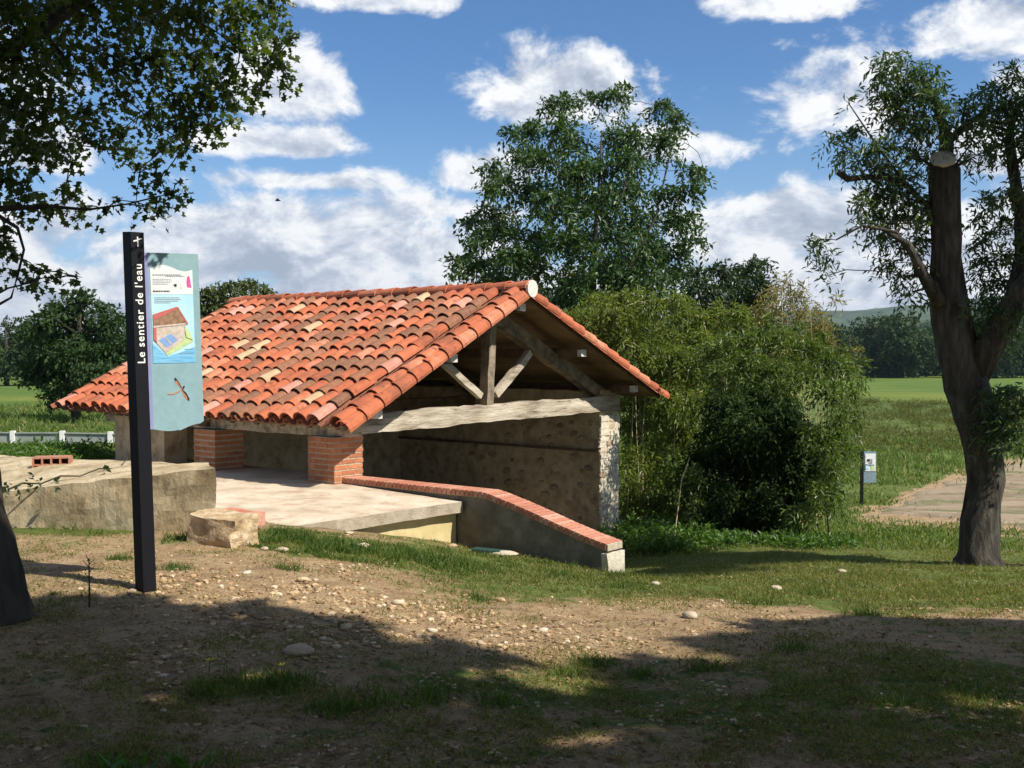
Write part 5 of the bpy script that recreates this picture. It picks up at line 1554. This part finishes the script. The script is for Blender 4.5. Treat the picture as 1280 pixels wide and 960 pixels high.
    # overhanging leafy brow, uneven lobes leaning out to the right
    for (x, y, rx, ry, d) in [(885, 440, 26, 16, -.5), (915, 425, 26, 14, -.7), (945, 418, 24, 14, -.6), (978, 422, 28, 16, -.9), (1010, 432, 28, 16, -.8), (1035, 452, 24, 16, -.7), (1060, 462, 18, 12, -.4),
                              (900, 465, 24, 14, -.9), (935, 452, 30, 14, -1.1), (970, 458, 30, 14, -1.2), (1005, 468, 30, 16, -1.1), (1040, 488, 24, 18, -.9), (1068, 492, 12, 14, -.3),
                               (1050, 525, 20, 18, -.7), (1072, 520, 9, 12, -.2), (1035, 550, 20, 18, -.8), (1058, 560, 14, 16, -.4), (1015, 540, 16, 14, -.9),
                              (1040, 588, 18, 18, -.6), (1020, 612, 18, 16, -.7), (1042, 622, 12, 14, -.4), (1000, 640, 20, 14, -.7), 
                              
                              (872, 590, 10, 14, -.2), (868, 630, 12, 16, -.2), (1078, 476, 8, 5, -.2), (1080, 452, 9, 4, -.1), (1052, 440, 14, 8, -.3), (1000, 408, 14, 8, -.4), (960, 402, 14, 8, -.2), (1028, 420, 12, 8, -.4)]:
        brow.append((x, y, rx * .9, ry * .9, d * 1.5))
    tree('round_bush', 'dark rounded shrub with inner shade put into its leaf colour, standing right of the cane thicket', 'bush', g, [(g + Vector((0, 1.2, 0)), .05), (B(955, 620, Y + 1.2), .04), (B(957, 560, Y + 1.2), .03), (B(960, 500, Y + 1.2), .015)],
         pblobs(lst, Y, .3, 9), leafmat('shade darkened shrub leaf', (.020, .038, .011), (.034, .062, .017), (.07, .11, .032), .25, .65, .15), M_bark2,  # dark leaf colour that also stands in for shade inside the bush
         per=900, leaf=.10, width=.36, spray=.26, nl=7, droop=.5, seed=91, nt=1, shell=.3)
    g2 = g + Vector((.9, -.3, 0)); g2.z = T(g2.x, g2.y)
    tree('bamboo_clump', 'bright yellow green bamboo arching over the top and right side of the dark shrub', 'bamboo', g2, [(g2, .012), (B(1030, 600, Y - .3), .010), (B(1035, 500, Y - .3), .006)],
         pblobs(brow, Y, .3, 12), M_lf_willow, M_bark2, twig=.004, per=1250, leaf=.105, width=.26, spray=.30, nl=7, droop=.55, seed=95, nt=1, shell=.2, crown='foliage')
    # leaning bare stick and undergrowth
    st = MB(); st.tube([ground_at(842, 15.8), B(852, 600, 15.8), B(862, 572, 15.8)], [.012, .009, .006], 6)
    tag(st.build('leaning_stick', M_cane, origin=ground_at(842, 15.8)), 'thin bleached stick leaning in front of the cane thicket', 'stick')
    pts = []
    for i in range(130):
        px = rn.uniform(772, 1060); Yc = rn.uniform(15.2, 17.5) if px < 890 else rn.uniform(15.2, 16.2)
        gg = ground_at(px, Yc); pts.append((tuple(gg + EZ * rn.uniform(.02, .22 if px < 880 else .08)), .28, .25, .16 if px < 880 else .09))
    V, Fc = crown_leaves(pts, 500, .085, .35, T_SIMPLE, .12, 5, .1, 15, .2)
    tag(npmesh('undergrowth', V, Fc, M_lf_low), 'bright low weeds at the foot of the thicket and bush', kind='stuff')
    # weeds behind the old concrete wall
    pts = []
    for i in range(120):
        px = rn.uniform(-80, 150); Yc = rn.uniform(12.8, 17); gg = ground_at(px, Yc)
        pts.append((tuple(gg + EZ * rn.uniform(.0, .16)), .3, .3, .14))
    V, Fc = crown_leaves(pts, 260, .10, .3, T_SIMPLE, .16, 5, .1, 16, .2)
    tag(npmesh('weeds', V, Fc, M_lf_low), 'tall weeds growing behind the old concrete wall', kind='stuff')


shrubs()


def left_trees():
    Y = 42; g = ground_at(95, Y)
    lst = [(105, 378, 20, 12), (130, 390, 16, 12), (80, 385, 24, 12), (60, 392, 16, 10), (50, 410, 22, 14), (90, 410, 32, 18), (130, 412, 26, 16), (150, 400, 12, 10), (60, 435, 28, 18), (100, 440, 34, 20), (140, 440, 24, 16),
           (45, 460, 26, 14), (80, 465, 30, 16), (120, 468, 30, 16), (150, 460, 18, 14), (95, 488, 24, 12), (70, 490, 16, 10), (160, 425, 10, 12), (100, 366, 10, 6)]
    tr = [(g, .22), (B(95, 515, Y), .2), (B(96, 470, Y), .17), (B(98, 420, Y), .1), (B(100, 380, Y), .05)]
    tree('field_tree', 'loose crowned tree standing alone in the left meadow', 'tree', g, tr, pblobs(lst, Y, 1.6, 10), M_lf_far, M_bark2, per=230, leaf=.20, width=.45, spray=.55, nl=8, seed=101, nt=3, twig=.02)
    # trees behind the ridge at the left
    Y = 48; g = ground_at(295, Y)
    lst = [(262, 368, 14, 10), (285, 362, 18, 10), (310, 358, 16, 9), (330, 366, 14, 10), (255, 385, 18, 12), (280, 385, 26, 16), (315, 382, 24, 14), (340, 382, 12, 10), (265, 405, 22, 12), (300, 410, 26, 16), (335, 405, 20, 14), (300, 440, 34, 20)]
    tr = [(g, .3), (B(295, 470, Y), .25), (B(296, 420, Y), .18), (B(297, 375, Y), .08)]
    tree('round_tree', 'round crowned tree showing above the left end of the tiled roof', 'tree', g, tr, pblobs(lst, Y, 1.8, 11), leafmat('olive leaf', (.035, .055, .012), (.062, .085, .018), (.11, .13, .03), .25), M_bark2, per=230, leaf=.22, width=.45, spray=.55, nl=8, seed=111, nt=2, twig=.02)
    # single trees along the meadows' far edges
    rn = random.Random(21)

    def proto(seed, r, name, label, group, gx):
        bl = []
        for i in range(16):
            d = Vector((rn.gauss(0, 1), rn.gauss(0, 1), rn.gauss(0, .8))).normalized() * (rn.random() ** .5)
            bl.append((gx + Vector((d.x * r, d.y * r, r * .85 + d.z * r * .8)), r * .38, r * .38, r * .32))
        return tree(name, label, 'tree', gx, [(gx, r * .06), (gx + EZ * r, r * .045), (gx + EZ * r * 1.7, r * .015)], bl, M_lf_far, M_bark2, per=14, leaf=r * .09, width=.6, spray=r * .16, nl=6, seed=seed, nt=1, twig=.03, group=group)

    spec_r = [(985, 235, 6, 'first tree of the far right hedge, half hidden behind the reed stems'), (1030, 245, 6.5, 'far hedge tree showing just right of the reed stems'), (1062, 232, 5.5, 'dark far tree directly above the small sign'),
              (1092, 240, 7.5, 'broadest round crown in the far hedge left of the pollarded trunk'), (1128, 236, 8.0, 'pale round crown in the far hedge next to the pollarded trunk'), (1158, 250, 6, 'far hedge tree touching the left side of the pollarded trunk'),
              (1212, 240, 6.5, 'far hedge tree seen in the fork of the pollarded tree'), (1245, 238, 7, 'far hedge tree right of the pollarded trunk'), (1285, 242, 7, 'far hedge tree cut by the right edge of the view')]
    protos = []

    def copy_tree(src, loc, sc, rz, label):
        c = src.copy(); COL.objects.link(c); c.location = loc; c.scale = (sc, sc, sc); c.rotation_euler = (0, 0, rz); c['label'] = label
        for chd in list(src.children):
            d = chd.copy(); COL.objects.link(d); d.parent = c
        return c
    for i, (px, Yt, r, lab) in enumerate(spec_r):
        gx = ground_at(px, Yt)
        if i < 3: protos.append((proto(200 + i, r, 'hedge_tree', lab, 'trees along the far edge of the right meadow', gx), r))
        else:
            src, r0 = protos[i % 3]; copy_tree(src, gx, r / r0, i * 1.3, lab)
    spec_l = [(-40, 150, 5.5, 'far left meadow tree at the picture edge'), (8, 145, 5.2, 'dark far tree behind the left trunk at the meadow edge'), (40, 150, 5.0, 'dark far tree left of the lone meadow tree'), (165, 150, 4.6, 'far tree behind the black sign post'), (215, 160, 4.6, 'far tree hidden mostly by the information panel')]
    for i, (px, Yt, r, lab) in enumerate(spec_l):
        gx = ground_at(px, Yt); src, r0 = protos[i % 3]; c = copy_tree(src, gx, r / r0, i * 2.1, lab); c['group'] = 'trees along the far edge of the left meadow'


left_trees()


# tall trees outside the frame, on the right and behind the photographer: they throw the foreground shade
def shade_trees():
    rn = random.Random(77)
    sh = []          # (px, py, radius m) where the shade lies
    for row, (y, xs) in enumerate([(790, [(1000, .35), (1080, .4), (1160, .45), (1240, .45), (1310, .5), (930, .25)]),
                                   (815, [(40, .35), (120, .35), (210, .3), (650, .22), (720, .25), (900, .3), (980, .4), (1060, .42), (1140, .45), (1230, .45), (1300, .5), (560, .22)]),
                                   (790, [(30, .3), (110, .3), (190, .3), (270, .28), (340, .25), (410, .16)]), (765, [(20, .3), (90, .28), (160, .22), (230, .16), (300, .12)]), (815, [(280, .25), (350, .28), (430, .25), (500, .2)]),
                                   (850, [(30, .35), (120, .35), (470, .28), (550, .3), (640, .3), (750, .34), (840, .34), (930, .34), (1020, .36), (1110, .36), (1200, .36), (1290, .4), (200, .22), (420, .22)]),
                                   (890, [(40, .34), (130, .34), (220, .32), (320, .30), (420, .34), (520, .34), (630, .3), (720, .26), (830, .3), (930, .3), (1040, .3), (1150, .3), (1250, .36)]),
                                   (930, [(40, .34), (140, .32), (240, .30), (340, .32), (450, .32), (560, .32), (680, .3), (790, .26), (900, .3), (1010, .3), (1120, .28), (1230, .34)]),
                                   (975, [(50, .34), (180, .34), (310, .34), (440, .34), (570, .34), (700, .34), (830, .34), (960, .34), (1090, .34), (1220, .34)])]):
        for (x, r) in xs: sh.append((x + rn.uniform(-14, 14), y + rn.uniform(-6, 6), r))
    gaps = [(320, 852, 95, 40), (700, 832, 130, 40), (720, 912, 110, 34), (1010, 905, 80, 34), (170, 905, 60, 30), (1190, 885, 90, 36), (480, 925, 60, 30), (880, 812, 70, 34), (640, 780, 90, 36),
            (190, 962, 75, 34), (90, 850, 40, 24), (560, 868, 60, 26), (1100, 845, 60, 26), (920, 945, 60, 28), (380, 955, 50, 26), (1230, 815, 50, 22)]
    sh = [q for q in sh if not any(((q[0] - x) / w) ** 2 + ((q[1] - y) / h) ** 2 < 1 for x, y, w, h in gaps)]
    trees = [(Vector((6.8, 1.6, 0)), []), (Vector((3.0, -1.2, 0)), []), (Vector((10.2, 3.2, 0)), []), (Vector((9.6, 10.4, 0)), [])]
    for (px, py, r) in sh:
        p = G(px, min(py, 1100)); h = rn.uniform(5.4, 7.6)
        c = p + SUNV * (h / SUNV.z)
        q = min(trees, key=lambda t_: (Vector((t_[0].x - c.x, t_[0].y - c.y, 0))).length)
        q[1].append((c, r * 1.05, r * 1.05, r * .8))
    for i in range(230):                                # crown clumps added over and behind the photographer to cut skylight
        c = Vector((rn.uniform(-9, 8), rn.uniform(-14, 1.4), rn.uniform(5.5, 8.5)))
        gx_, gy_ = c.x - SUNV.x / SUNV.z * c.z, c.y - SUNV.y / SUNV.z * c.z
        if gy_ > 4.3 and gx_ / max(gy_, .1) > -.6: continue
        if (Vector((c.x - SUNV.x / SUNV.z * (c.z - 1.7) + 2.0, c.y - SUNV.y / SUNV.z * (c.z - 1.7) - 6.7))).length < 1.8: continue
        q = min(trees, key=lambda t_: (Vector((t_[0].x - c.x, t_[0].y - c.y, 0))).length)
        q[1].append((c, 1.1, 1.1, .5))
    for i in range(150):                               # unseen canopy added above the view, placed to cut skylight
        c = Vector((rn.uniform(-7, 3), rn.uniform(.5, 6), rn.uniform(6.0, 8.5)))
        gx_, gy_ = c.x - SUNV.x / SUNV.z * c.z, c.y - SUNV.y / SUNV.z * c.z
        if gy_ > 4.3 and gx_ / max(gy_, .1) > -.62: continue
        if (c.z - 2.6) / c.y < .55: continue
        if any((Vector((c.x - SUNV.x / SUNV.z * (c.z - h_) - x_, c.y - SUNV.y / SUNV.z * (c.z - h_) - y_))).length < d_ for h_, x_, y_, d_ in ((1.7, -2.0, 6.7, 1.9), (3.4, -1.5, 6.0, 1.5))): continue
        trees[1][1].append((c, 1.0, 1.0, .5))
    for k in range(44):                                # added unseen neighbour tree, leaf clumps set to shade the pollarded trunk
        h = rn.uniform(.6, 4.6); up = rn.uniform(2.6, 5.0)
        c = Vector((5.4 + rn.uniform(-.35, .35), 12.6, h)) + SUNV * (up / SUNV.z)
        if c.x / c.y < .56: continue
        trees[3][1].append((c, .38, .38, .34))
    for i in range(30):                                # further out, shading the ground beside and behind the camera
        c = Vector((rn.uniform(2, 13), rn.uniform(-6, 0), rn.uniform(5.5, 8)))
        q = min(trees, key=lambda t_: (Vector((t_[0].x - c.x, t_[0].y - c.y, 0))).length)
        q[1].append((c, .9, .9, .6))
    labs = ['tall roadside tree outside the right edge of the view', 'tall tree behind and right of the viewpoint', 'outermost tall tree to the right of the view', 'unseen tree added outside the right edge to shade the pollarded trunk']
    for i, (g0, bl) in enumerate(trees):
        g0 = Vector((g0.x, g0.y, T(g0.x, g0.y)))
        if not bl: continue
        tree('shade_tree', labs[i], 'tree', g0, [(g0, .22), (g0 + EZ * 2, .18), (g0 + EZ * 4.5, .14), (g0 + EZ * 6.6, .07)], bl, M_lf_dark, M_bark2, per=1500, leaf=.16, width=.7, spray=.16, nl=4, droop=.4,
             seed=300 + i, twig=.006, nt=1, shell=.1, group='tall trees shading the foreground')


shade_trees()


# ================================================================== GROUND COVER
def ground_cover():
    g = np.random.default_rng(5)

    def scatter(n, y0, y1, umax=.56, p=1.0):
        y = (y0 ** (1 - p * .5) + g.random(n) * (y1 ** (1 - p * .5) - y0 ** (1 - p * .5))) ** (1 / (1 - p * .5)) if p != 2 else y0 * (y1 / y0) ** g.random(n)
        x = (g.random(n) * 2 - 1) * umax * y
        return x, y

    def clear(x, y):
        a, b = local(x, y)
        k = ~((a > -1.5) & (a < 5.3) & (b > -2.2) & (b < .5)) & ~((a > -3.35) & (a < .5) & (b > .3) & (b < .68)) & ~((a > .3) & (b > .3) & (b < 6.2) & (a < 5.3))
        px, py = topx(x, y)
        k &= ~((y > 8.9) & (y < 12.7) & (px < 262) & (x < -2))
        return k

    def blades(name, x, y, h, w, mat, label, lean=.5):
        n = len(x); z = terrain(x, y) - .004
        P = np.stack([x, y, z], 1); D = norm(np.stack([g.normal(size=n) * lean, g.normal(size=n) * lean, np.ones(n)], 1)); N = norm(g.normal(size=(n, 3)) * [1, 1, .1])
        V, Fc = leaf_arrays(P, D, N, h, w, T_BLADE)
        tag(npmesh(name, V, Fc, mat), label, kind='stuff')

    # thin general grass
    x, y = scatter(520000, 3.4, 17, p=2)
    pat = fbm(x * 2.6, y * 2.6, 12); pat2 = fbm(x * 9, y * 9, 15, 3)
    gd = grassy(x, y)
    k = clear(x, y) & (g.random(len(x)) < np.clip((gd - .18) * .9 + (pat - .5) * 2.8 + (pat2 - .5) * 1.6, 0.02, 1))
    x, y, gd, pat2 = x[k], y[k], gd[k], pat2[k]
    n = len(x)
    sel = g.random(n) < (.42 + .3 * sstep(gd, .4, .8))
    hh = (.012 + .026 * g.random(n)) * (.7 + .7 * np.clip(gd, 0, 1)) * (.6 + .8 * pat2) * (1 + .02 * y); ww = (.0035 + .003 * g.random(n)) * (.7 + .08 * y)
    blades('grass', x[sel], y[sel], hh[sel], ww[sel], M_grass, 'short thin green grass on the slope', .7)
    blades('dry_grass', x[~sel], y[~sel], hh[~sel] * .7, ww[~sel] * .8, M_dry, 'dry straw coloured grass on the slope', 1.1)
    # lush strip
    x, y = scatter(420000, 6, 13, p=2)
    d = psum(x, y, LUSH); pat = fbm(x * 5, y * 5, 22, 3)
    k = clear(x, y) & (g.random(len(x)) < np.clip(d * .9 + (pat - .60) * 4.5, 0, 1)) & (d > .12)
    x, y, d = x[k], y[k], d[k]; n = len(x)
    blades('lush_grass', x, y, (.02 + .07 * g.random(n) ** 1.6) * (.5 + .7 * np.clip(d, 0, 1)), .006 + .007 * g.random(n), M_lush, 'lush green grass strip along the terrace and coping wall', .55)
    # tufts in the shade and lawn
    tuf = [(472, 880, .10), (1080, 768, .08), (712, 845, .05), (255, 868, .07), (330, 857, .10), (355, 853, .07), (950, 755, .12), (740, 832, .06), (620, 880, .08), (420, 890, .07), (990, 812, .08), (800, 845, .06),
           (880, 838, .08), (1120, 880, .08), (1220, 870, .08), (540, 870, .07), (700, 720, .1), (780, 735, .1), (1020, 745, .1), (90, 660, .12), (235, 672, .10), (220, 712, .06), (360, 712, .06), (150, 700, .05), (600, 750, .05)]
    X, Yy, H, W_ = [], [], [], []
    for (px, py, r) in tuf:
        c = G(px, py); m = 170
        X.append(c.x + g.normal(size=m) * r); Yy.append(c.y + g.normal(size=m) * r * .8); H.append(.03 + .06 * g.random(m) * r * 12); W_.append(.004 + .004 * g.random(m))
    blades('grass_tufts', np.concatenate(X), np.concatenate(Yy), np.concatenate(H), np.concatenate(W_), M_lush, 'fresh green tufts scattered over the earth', .5)
    # broad leaved weeds at the bottom edge
    for (px, py, lab) in [(145, 962, 'pale leafy weed at the bottom edge, left one'), (235, 962, 'pale leafy weed at the bottom edge, right one')]:
        c = G(px, py); o = empty('leafy_weed', c, lab, 'weed')
        for q in range(16):
            P = np.array([[c.x + g.normal() * .05, c.y + g.normal() * .03, c.z - .004]]); D = norm(np.array([[g.normal() * .7, g.normal() * .7, 1.0]]))
            V, Fc = leaf_arrays(P, D, norm(g.normal(size=(1, 3))), np.array([.06 + .05 * g.random()]), np.array([.02 + .012 * g.random()]), T_SIMPLE)
            npmesh('leaf', V, Fc, M_lf_low, o)
    # far grass on the slope down to the meadow
    x, y = scatter(230000, 15, 60, p=2)
    pat = fbm(x * .6, y * .6, 32)
    k = clear(x, y) & (g.random(len(x)) < np.clip(.55 + (pat - .5) * 2.5, 0.05, 1))
    pxp = g.random(len(x)) < .985 * sstep(pathd(x, y), -14, 10)
    k &= ~pxp
    x, y = x[k], y[k]; n = len(x); sel = g.random(n) < .92
    hh = (.04 + .09 * g.random(n)) * (1 + .03 * y) * (.6 + sstep(y, 30, 40) * .7); ww = .006 + .0009 * y
    blades('grass', x[sel], y[sel], hh[sel], ww[sel], M_grass_green, 'longer grass on the slope down to the meadow', .6)
    blades('dry_grass', x[~sel], y[~sel], hh[~sel], ww[~sel], M_dry, 'dry seeding grass on the slope down to the meadow', .7)
    # rough tussocks in the meadow
    bl = []
    rn = random.Random(6)
    for i in range(420):
        Y = rn.uniform(48, 115); px = rn.uniform(1040, 1330)
        if rn.random() < .25: continue
        q = ground_at(px, Y); s = rn.uniform(.2, .7); bl.append((tuple(q + EZ * s * .1), s * 2.2, s, s * .28))
    V, Fc = crown_leaves(bl, 120, .15, .3, T_SIMPLE, .3, 5, -.6, 19, .2)
    tag(npmesh('rough_herbage', V, Fc, leafmat('rough herbage leaf', (.06, .075, .018), (.11, .12, .03), (.20, .17, .07), .3, .7, .2)), 'rough tussocks and docks in the near part of the meadow', kind='stuff')
    # gravel: pebbles as real stones, one mass
    x, y = scatter(230000, 3.6, 12.5, p=2)
    st_ = stony(x, y); pat = fbm(x * 3, y * 3, 42)
    k = clear(x, y) & (g.random(len(x)) < np.clip((st_ - .25) * .6 + (pat - .5) * 1.6, .01, 1) ** 1.3)
    x, y = x[k], y[k]; n = len(x)
    ico = bmesh.new(); bmesh.ops.create_icosphere(ico, subdivisions=1, radius=1); tv = np.array([v.co for v in ico.verts]); tf = np.array([[v.index for v in f.verts] for f in ico.faces]); ico.free()
    r = .0024 + .014 * g.random(n) ** 7.0 * (0.6 + 1.0 * stony(x, y)); sc = np.stack([r * (.9 + .7 * g.random(n)), r * (.9 + .5 * g.random(n)), r * (.5 + .3 * g.random(n))], 1)
    jit = 1 + (g.random((n, len(tv), 1)) - .5) * .35
    th = g.random(n) * 6.28; cth, sth = np.cos(th), np.sin(th)
    Vv = tv[None] * jit * sc[:, None, :]
    Vv = np.stack([Vv[..., 0] * cth[:, None] - Vv[..., 1] * sth[:, None], Vv[..., 0] * sth[:, None] + Vv[..., 1] * cth[:, None], Vv[..., 2]], -1)
    Vv = Vv + np.stack([x, y, terrain(x, y) + sc[:, 2] * .3], 1)[:, None, :]
    Fv = (tf[None] + (np.arange(n) * len(tv))[:, None, None]).reshape(-1, 3)
    tag(npmesh('gravel', Vv.reshape(-1, 3), Fv, M_pebble), 'loose pebbles and stone chips over the bare earth', kind='stuff')
    # fallen leaves and twigs under the trees
    x, y = scatter(9000, 3.4, 9, p=2); k = clear(x, y) & (g.random(len(x)) < .25 + .75 * (topx(x, y)[1] > 770)); x, y = x[k], y[k]; n = len(x)
    V, Fc = leaf_arrays(np.stack([x, y, terrain(x, y) + .006], 1), norm(np.stack([g.normal(size=n), g.normal(size=n), g.normal(size=n) * .25], 1)),
                        norm(np.stack([g.normal(size=n) * .4, g.normal(size=n) * .4, np.ones(n)], 1)), .018 + .03 * g.random(n), .010 + .014 * g.random(n), T_SIMPLE)
    tag(npmesh('fallen_leaves', V, Fc, pm('dead leaf', [(0, (.10, .055, .025, 1)), (.6, (.24, .15, .07, 1)), (1, (.42, .31, .17, 1))], 3, rnd='island', bump=0)), 'dry fallen leaves scattered on the shaded earth', kind='stuff')
    # yellow flowers
    for (px, py, lab) in [(262, 841, 'yellow flower at the left end of the sunny patch in the shade'), (352, 846, 'yellow flower beside the green tufts in the shade')]:
        c = G(px, py); m = MB(); m.tube([c, c + EZ * .05], [.002, .002], 4)
        o = empty('flower', c, lab, 'flower', 'small yellow flowers'); m.build('stem', M_lush, o)
        m = MB()
        for k2 in range(6):
            a = k2 * math.pi / 3; m.add([c + EZ * .05, c + EZ * .053 + Vector((math.cos(a - .3), math.sin(a - .3), .3)) * .016, c + EZ * .056 + Vector((math.cos(a), math.sin(a), .3)) * .024, c + EZ * .053 + Vector((math.cos(a + .3), math.sin(a + .3), .3)) * .016], [(0, 1, 2, 3)])
        m.build('petals', M_flower, o)
    # dry weed stem beside the sign
    c = G(112, 760); o = empty('dry_weed', c, 'thin dry branching weed standing left of the sign post', 'weed')
    m = MB(); s = c.y / F
    m.tube([c, c + EZ * 36 * s, c + EZ * 62 * s], [.006, .005, .003], 5)
    for (z0, dx, dz) in [(50, -8, 10), (54, 8, 8), (44, 7, 8), (58, -4, 8), (36, -6, 8)]: m.tube([c + EZ * z0 * s, c + Vector((dx * s, 0, (z0 + dz) * s))], [.003, .0015], 4)
    m.build('stem', M_bark2, o)


ground_cover()


# ------------------------------------------------------------------ thin summer haze over the valley
def build_haze():
    m = bpy.data.materials.new('haze air'); m.use_nodes = True; t = NT(m.node_tree); t.n.clear()
    v = t.node('ShaderNodeVolumePrincipled'); v.inputs['Color'].default_value = (.55, .66, .85, 1); v.inputs['Density'].default_value = .00011; v.inputs['Anisotropy'].default_value = .2
    o = t.node('ShaderNodeOutputMaterial'); t.l.new(v.outputs[0], o.inputs['Volume'])
    b = MB(); b.box(Vector((0, 1200, 87)), Vector((4600, 0, 0)), Vector((0, 4300, 0)), EZ * 103)
    q = fixn(b.build('haze', m)); tag(q, 'thin bluish air over the valley', kind='stuff'); m.cycles.homogeneous_volume = True


build_haze()


# ---- a bird far off over the ridge
def build_bird():
    c = B(347, 251, 60); m = MB()
    m.tube([c + Vector((-.13, 0, 0)), c + Vector((-.05, 0, .02)), c + Vector((.06, 0, .02)), c + Vector((.13, 0, .01)), c + Vector((.18, 0, 0))], [.02, .045, .05, .03, .01], 7)
    b = m.build('bird', M_dark, origin=tuple(c)); tag(b, 'small dark bird in flight against the white cloud above the roof', 'bird')
    for sgn in (-1, 1):
        w = MB(); w.prism([c + Vector((.06, .03 * sgn, .03)), c + Vector((.10, .16 * sgn, .10)), c + Vector((-.02, .34 * sgn, .06)), c + Vector((-.05, .15 * sgn, .07)), c + Vector((-.05, .03 * sgn, .03))], EZ * .008)
        q = fixn(mk('wing', w.V, w.F, M_dark, b))


build_bird()
